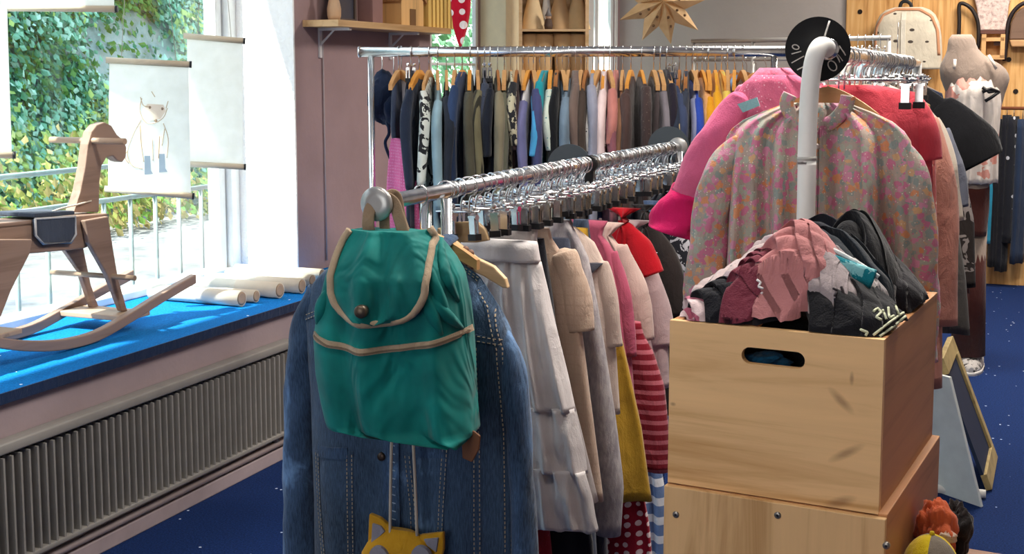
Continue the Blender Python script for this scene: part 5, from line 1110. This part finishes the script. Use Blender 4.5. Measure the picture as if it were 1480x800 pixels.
MB().lathe([(.10, -.0), (.10, .012), (.02, .018)], (-.04, .06, 0), 28).build('base', plain('#3b3735', .4), t); MB().tube([(0, .06, .01), (0, .06, .7)], .012, 10).build('support_rod', chrome(), t)
GM = 'clothes on the mannequin'
ht = thing('halter_top', 'white halter top with red flowers on the mannequin', 'top', MF.w((0, 0, 1.1)), MF.th, GM)
m = MB(); rws = [(z-1.1, a, b) for z, a, b in mr([(96, 1372, 1436), (110, 1368, 1444), (150, 1366, 1446), (200, 1366, 1442), (262, 1362, 1442)])]; LH = Loft(rws, .115, .010, 9, 4, e1=.9, e2=.9, top=.4).add(m, 26, 100, .004); 
m.build('body', cloth('#d6cbc2', 'print', '#c98d80', 6), ht, fixn=False)
for l_ in (((1434, 100), (1424, 80)), ((1374, 100), (1376, 86))):
    a_, b_ = MF.hit(*l_[0]), MF.hit(*l_[1]); MB().tube([(a_[0], -.092, a_[2]-1.1), ((a_[0]+b_[0])/2, -.09, (a_[2]+b_[2])/2-1.1), (b_[0], -.075, b_[2]-1.1)], .007, 8, .5).build('strap', cloth('#cdbfb4'), ht)
bw = MB()
for pl in ([(1420, 133), (1432, 128), (1444, 133)], [(1424, 146), (1434, 140), (1445, 132)], [(1420, 126), (1430, 133), (1440, 131)]): bw.tube([(MF.hit(a, b, 1, -.13)[0], -.128, MF.hit(a, b, 1, -.13)[2]-1.1) for a, b in pl], .008, 8)
bw.build('bow', black, ht)
tr = thing('trousers', 'rust brown trousers on the mannequin legs', 'trousers', MF.w((0, 0, .55)), MF.th, GM); br = cloth('#4d2620')
m = MB(); Loft([(z-.55, a, b) for z, a, b in mr([(255, 1370, 1430), (300, 1368, 1429), (338, 1372, 1425)])], .09, .004, 3, 2, e1=.9, e2=.9).add(m, 10, 40, 0); m.build('hips', br, tr, fixn=False)
for l_ in (((1387, 320), (1389, 420), (1392, 513)), ((1406, 320), (1407, 420), (1408, 513))):
    q = [MF.hit(*p) for p in l_]; MB().tube([(p[0], 0, p[2]-.55) for p in q], [.062, .058, .052], 18).build('leg', br, tr)
for px, lab in ((1390, 'left white and grey sneaker below the mannequin trousers'), (1411, 'right white and grey sneaker below the mannequin trousers')):
    p = Pz(px, 531, 0); s = thing('sneaker', lab, 'sneaker', p, -.5 if px > 1400 else -.1, 'sneakers on the mannequin')
    m = MB(); pr = [(-.10, .03, .09), (-.06, .036, .085), (-.0, .04, .065), (.06, .042, .045), (.10, .036, .035), (.125, .015, .025)]
    up_ = MB(); up_.ring([[(w*math.cos(a), -.06-y_, .018+h_*max(0, math.sin(a))) for a in [math.pi*k/10 for k in range(11)]] for y_, w, h_ in pr]); up_.build('upper', cloth('#b9b3ae', 'print', '#3a3634', 30), s)
    so_ = MB(); so_.ring([[(-w*1.08, -.06-y_, 0), (w*1.08, -.06-y_, 0), (w*1.05, -.06-y_, .02), (-w*1.05, -.06-y_, .02)] for y_, w, h_ in pr]); so_.build('sole', plain('#dcd8d2', .6), s)
    lc = MB()
    for k in range(4): lc.tube([(-.022, -.05-.022*k, .088-.012*k), (.022, -.05-.022*k, .088-.012*k)], .003, 6)
    lc.build('laces', plain('#eae6e0', .8), s)
# ================================================================== ON THE PINE WALL
bq = Fr(PB.w(PB.hit(1312, 50, 1, -.13)), TH)
t = thing('backpack', 'cream backpack with small dark marks hanging on the pine wall', 'backpack', bq.o, bq.th); cream = cloth('#d0c6b2', 'marks', '#4d453f', 15)
m = MB(); LQ = Loft([(bq.hit(l, y)[2], bq.hit(l, y)[0], bq.hit(r, y)[0]) for y, l, r in ((11, 1292, 1334), (15, 1280, 1344), (22, 1272, 1352), (35, 1266, 1358), (55, 1262, 1361), (80, 1261, 1362), (100, 1264, 1360))], .09, .004, 2, 3, e1=.8, e2=.6).add(m, 24, 60, 0); m.build('body', cream, t, fixn=False)
pz = MB(); LQ.strip(pz, [(bq.hit(x, y)[0], bq.hit(x, y)[2]) for x, y in ((1266, 70), (1268, 40), (1278, 22), (1296, 14), (1330, 14), (1348, 24), (1356, 45), (1358, 80))], .018, .004, 40); pz.build('piping', plain('#c08a66', .7), t)
pz = MB(); LQ.strip(pz, [(bq.hit(x, y)[0], bq.hit(x, y)[2]) for x, y in ((1308, 18), (1307, 50), (1307, 80))], .03, .008, 12); pz.build('strap', cloth('#ddd6c6'), t, False)
MB().tube(smooth([tuple(bq.hit(x, y)) for x, y in ((1300, 14), (1303, 4), (1310, 2), (1316, 6), (1318, 14))], 5), .012, 10, .4).build('handle', black, t)
hk_ = W.loc(bq.w(bq.hit(1310, 2)))
MB().tube([tuple(bq.hit(1310, 3)), tuple(bq.hit(1310, 3)+Vector((0, .125, .01)))], .005, 6).build('wall_hook', chrome(), t)
# wooden bag box front
bq2 = Fr(P(1297, 90, 5.6), -.2); t = thing('shadow_box', 'small wooden open frame hung among the hangers below the cream backpack', 'frame', bq2.o, bq2.th)
q = MB()
for lo, hi in (((-.048, 0, -.03), (-.036, .03, .03)), ((.036, 0, -.03), (.048, .03, .03)), ((-.036, 0, .018), (.036, .03, .03)), ((-.036, 0, -.03), (.036, .03, -.02))): q.box(lo, hi)
q.build('frame', wood('frm', '#a87f5c', 'x'), t, False); MB().tube([(0, .015, .03), (0, .015, .17)], .002, 6).build('hook', chrome(), t); MB().box((-.034, .02, -.018), (.034, .024, .016)).build('back', plain('#3a2a20'), t, False)
# speckled tote, hoops
PW = PB
def pw(px, py, off=.0): return PW.hit(px, py, 1, off)
t = thing('tote_bag', 'pale pink speckled flat bag hanging on the pine wall', 'bag', PW.w(pw(1437, 20)), TH)
o_ = PW.loc(t.location)
n_ = N('speckled_paper'); v_ = n_.coord(); spk = n_.done(n_.ramp(n_.noise(v_, 45, 5, .75), [(.35, hx('#9d8580')), (.5, hx('#cbb5ac')), (.65, hx('#dccbc2'))]), .8)
q = [pw(a, b) for a, b in ((1404, -20), (1466, -22), (1458, 10), (1455, 44), (1416, 44), (1412, 12))]; MB().prism([(p[0]-o_[0], -.05, p[2]-o_[2]) for p in q], (0, .045, 0)).build('body', spk, t, False, bev=.008)
q = [pw(a, b) for a, b in ((1416, 44), (1455, 44), (1455, 49), (1417, 49))]; MB().prism([(p[0]-o_[0], -.055, p[2]-o_[2]) for p in q], (0, .05, 0)).build('bottom_trim', plain('#5a3a32', .6), t, False)
MB().tube([(0, -.03, .2), (0, -.02, .45)], .006, 6).build('loop', plain('#5a3a32', .6), t)
def hoop(lab, pts, r, mat):
    t = thing('hanging_hoop', lab, 'hoop', PW.w(pw(*pts[len(pts)//2])), TH, 'dark hoops on the pine wall'); o_ = PW.loc(t.location)
    q = [pw(a, b) for a, b in pts]; MB().tube(smooth([(p[0]-o_[0], -.05, p[2]-o_[2]) for p in q], 5), r, 10).build('strap', mat, t); return t, o_
hoop('dark curved strap hanging above the mannequin neck', [(1386, 60), (1387, 30), (1387, 8), (1394, 6), (1405, 14), (1413, 30), (1415, 50), (1414, 70)], .013, plain('#231c1a', .5))
t, o_ = hoop('dark arched strap of the brown bag at the edge of the pine wall', [(1452, 88), (1455, 55), (1458, 32), (1466, 16), (1480, 5), (1498, 5), (1512, 20)], .014, plain('#231a1c', .5))
q = [pw(a, b) for a, b in ((1459, 58), (1461, 36), (1468, 20), (1481, 10), (1500, 10), (1512, 30), (1514, 58))]
t = thing('half_moon_bag', 'brown half round bag under the dark arched strap', 'bag', PW.w(pw(1485, 40)), TH); o_ = PW.loc(t.location); MB().prism([(p[0]-o_[0], -.09, p[2]-o_[2]) for p in q], (0, .08, 0)).build('body', wood('moonbag', '#6f5646', 'x'), t, False, bev=.01); 
q = [pw(a, b) for a, b in ((1459, 58), (1514, 58), (1512, 68), (1462, 68))]; MB().prism([(p[0]-o_[0], -.095, p[2]-o_[2]) for p in q], (0, .09, 0)).build('base', plain('#b98f63', .6), t, False, bev=.008)
t = thing('wooden_shelf', 'small wooden shelf box on the pine wall under the speckled bag', 'shelf', PW.w(pw(1440, 68)), TH); o_ = PW.loc(t.location)
def pbx(x0, y0, x1, y1, d0, d1, m): a, b = pw(x0, y0), pw(x1, y1); m.box((a[0]-o_[0], d0, b[2]-o_[2]), (b[0]-o_[0], d1, a[2]-o_[2])); return m
m = MB(); pbx(1420, 50, 1425, 84, -.12, 0, m); pbx(1447, 50, 1452, 84, -.12, 0, m); pbx(1420, 55, 1452, 60, -.12, 0, m); pbx(1420, 80, 1452, 86, -.12, 0, m); m.build('box', wood('pbx', '#cfa06a', 'x'), t, False); m = MB(); pbx(1437, 61, 1448, 66, -.10, -.01, m); m.build('drawer', plain('#4a2a20'), t, False)
# wall rail and leggings at the right
ra, rb = pw(1425, 156, -.12), pw(1530, 158, -.12); t = thing('wall_rail', 'thin copper brown clothes rail fixed on the pine wall', 'rail', PW.w((ra[0], 0, ra[2])), TH); o_ = PW.loc(t.location)
MB().tube([(0, -.12, 0), (rb[0]-ra[0]+.3, -.12, 0)], .012, 10, up=(0, 0, 1)).build('rail', plain('#7b4a34', .4), t)
for x in (.02, rb[0]-ra[0]): MB().tube([(x, -.12, 0), (x, 0, 0)], .008, 8, up=(0, 0, 1)).build('bracket', plain('#7b4a34', .4), t)
for k, (px, top_, bot, w_, mt, lab) in enumerate(((1440, 252, 352, 9, cloth('#2a7f9c'), 'teal leggings'), (1446, 172, 385, 9, cloth('#15161d'), 'plain black leggings'), (1456, 166, 392, 9, cloth('#171820'), 'black ribbed leggings'), (1466, 168, 350, 11, cloth('#1a1c24', 'specks', '#b9bcc4', 16), 'black leggings with white stars'), (1479, 172, 380, 10, cloth('#24324a'), 'dark navy leggings'))):
    a_ = pw(px, 157, -.12); f5 = Fr(PW.w((a_[0], -.12, a_[2])), TH+.9)
    pa, pb_ = pw(px, top_, -.12), pw(px, bot, -.12); hw_ = w_*8.6/F
    tt, L = garment(f5, 'leggings', lab+' on the copper brown wall rail', 'leggings', mt, [(pa[2]-a_[2]-.0, -hw_, hw_), (pb_[2]-a_[2], -hw_*1.25, hw_*1.25)], 'leggings on the wall rail', .03, .005, 3, 500+k, nz=14, ns=26)
    hh_ = MB().tube([(0, 0, .015), (.0, 0, -.02), (0, 0, pa[2]-a_[2]-.005)], .003, 6).build('wire_hook', chrome()); hh_.location = f5.o; tag(hh_, 'wire hook carrying the '+lab+' on the wall rail', 'hook', 'wire hooks on the wall rail')
# ================================================================== LEANING BOARDS, FLOOR THINGS
a, b = Pz(1418, 733, 0), Pz(1330, 702, 0); u = P(1372, 545, 4.24)-a; 
c, d = b+u, a+u; n = (b-a).cross(u).normalized(); n = n if n[1] > 0 else -n
o = MB().prism([a-a, b-a, c-a, d-a], n*.012).build('white_panel', plain('#f0f5ef', .6), None, False, bev=.002); o.location = a; tag(o, 'plain white panel leaning behind the pine crates', 'panel')
a, b = Pz(1425, 709, 0), Pz(1434, 662, 0); tp = P(1369, 487, 4.74); u = tp-b; e = (b-a).normalized(); L_ = (b-a).length; n = e.cross(u).normalized(); n = n if n[0] > 0 else -n
t = thing('framed_board', 'dark blue board in a pale wooden frame leaning behind the white panel', 'framed board', a); wf = wood('leanframe', '#b9a36f', 'y', '#9a855a')
uu = u.normalized(); hgt = u.length; w_ = .06
def bar(p0, p1, q0, q1): return [p0, p1, q1, q0]
def fp(s, h): return e*s+uu*h
for s0, s1, h0, h1 in ((0, L_, 0, w_), (0, L_, hgt-w_, hgt), (L_-w_, L_, w_, hgt-w_)): MB().prism([fp(s0, h0), fp(s1, h0), fp(s1, h1), fp(s0, h1)], n*.022).build('frame_bar', wf, t, False, bev=.002)
MB().prism([fp(0, w_), fp(L_-w_, w_), fp(L_-w_, hgt-w_), fp(0, hgt-w_)], n*.012).build('board', plain('#1d2a44', .7), t, False)
# low table right of the crates with small things on it
TZ = .66; yk = BX.loc(Pz(1425, 795, TZ))[1]; o_ = BX.w((.235, yk-.25, 0)); o_ = Vector((o_[0], o_[1], 0))
t = thing('low_table', 'low brown wooden table at the right side of the pine crates', 'table', o_, BX.th); tw = wood('plank', '#86583c', 'x', '#5f3c28')
MB().box((-.215, -.25, TZ-.022), (.215, .25, TZ)).build('table_top', tw, t, False, bev=.004)
for x in (-.19, .19):
    for y in (-.225, .225): MB().box((x-.02, y-.02, 0), (x+.02, y+.02, TZ-.022)).build('leg', tw, t, False)
p = P(1353, 742, 2.0); t = thing('shirt', 'crumpled orange shirt on the low table against the crate side', 'shirt', (p[0], p[1], TZ), 0)
m = MB(); crumple(m, (0, 0, .052), (.030, .036, .056), 61, amp=.35); m.build('cloth', cloth('#c9603a'), t); m = MB(); crumple(m, (.008, -.034, .06), (.014, .008, .010), 62, amp=.2); m.build('lining', cloth('#c9b2a0'), t)
p = P(1384, 742, 2.02); o = MB(); crumple(o, (0, 0, .05), (.022, .03, .05), 63, amp=.3); o = o.build('sock', cloth('#201d1e')); o.location = (p[0], p[1], TZ); tag(o, 'small black sock tucked behind the orange shirt', 'sock')
p = P(1346, 800, 1.92); t = thing('cap', 'yellow and grey baby cap on the low table beside the lower crate', 'cap', (p[0], p[1], TZ), .3); t.scale = (.54, .54, .68)
pan = [[], []]
for k in range(8):
    m = MB(); a0, a1 = 2*math.pi*k/8, 2*math.pi*(k+1)/8; rg = []
    for i in range(9):
        f = i/8*1.5; r = .085*math.cos(f); z = .02+.10*math.sin(f); rg.append([(r*math.cos(a0+(a1-a0)*j/5), r*math.sin(a0+(a1-a0)*j/5), z) for j in range(6)])
    m.ring(rg, cap=False, closed=False); o = m.build('crown_panel', cloth('#d2b61f' if k in (0, 3, 4, 7) else '#7d7366'), t)
MB().lathe([(.0, .118), (.008, .12), (.006, .127), (.001, .128)], n=12).build('button', cloth('#d2b61f'), t)
MB().lathe([(.083, 0), (.088, .004), (.087, .022), (.083, .022)], n=32).build('band', cloth('#7d7366'), t)
q = [(.085*math.cos(a), .085*math.sin(a), .006) for a in [math.radians(x) for x in range(-130, -49, 10)]]+[(.075*math.cos(a)*1.0, .15*math.sin(a), .002) for a in [math.radians(x) for x in range(-50, -131, -10)]]; MB().prism(q, (0, 0, .004)).build('peak', cloth('#c9ab1e'), t, False)
# ================================================================== LIGHT
w = bpy.data.worlds.new('world'); SC.world = w; w.use_nodes = True; nt = w.node_tree; bg = nt.nodes['Background']
tc = nt.nodes.new('ShaderNodeTexCoord'); sep = nt.nodes.new('ShaderNodeSeparateXYZ'); nt.links.new(tc.outputs['Generated'], sep.inputs[0])
rp = nt.nodes.new('ShaderNodeValToRGB'); nt.links.new(sep.outputs[2], rp.inputs[0]); rp.color_ramp.elements[0].position = 0; rp.color_ramp.elements[0].color = (.90, .89, .86, 1); rp.color_ramp.elements[1].position = .8; rp.color_ramp.elements[1].color = (.66, .78, .98, 1)
nt.links.new(rp.outputs[0], bg.inputs[0]); bg.inputs[1].default_value = 2.6
su = bpy.data.lights.new('sun', 'SUN'); su.energy = 11; su.angle = .02; su.color = (1, .95, .86); so = bpy.data.objects.new('sun', su); C.objects.link(so)
so.rotation_euler = Vector((.42, .36, -.83)).to_track_quat('-Z', 'Y').to_euler(); so.location = (-8, -4, 9)
def area(name, loc, sx, sy, e, col=(1, .93, .84)):
    l = bpy.data.lights.new(name, 'AREA'); l.shape = 'RECTANGLE'; l.size = sx; l.size_y = sy; l.energy = e; l.color = col; o = bpy.data.objects.new(name, l); C.objects.link(o); o.location = W.w(loc); o.rotation_euler = (0, 0, TH); return o
area('ceiling_fill', (2.3, -1.2, ZC-.03), 1.2, .3, 55); area('ceiling_fill', (2.6, 2.2, ZC-.03), 1.2, .3, 70); area('ceiling_fill', (2.8, 4.3, ZC-.03), 1.2, .3, 45); area('ceiling_fill', (1.6, -3.2, ZC-.03), 1.2, .3, 14)  # warm fill lamps added under the ceiling, out of view
vs = SC.view_settings; vs.view_transform = 'Standard'; vs.look = 'None'; vs.gamma = 1; vs.exposure = .58; vs.use_curve_mapping = False
SC.cycles.max_bounces = 8; SC.cycles.transparent_max_bounces = 12; SC.cycles.caustics_reflective = False; SC.cycles.caustics_refractive = False
SC.cycles.sample_clamp_indirect = 6
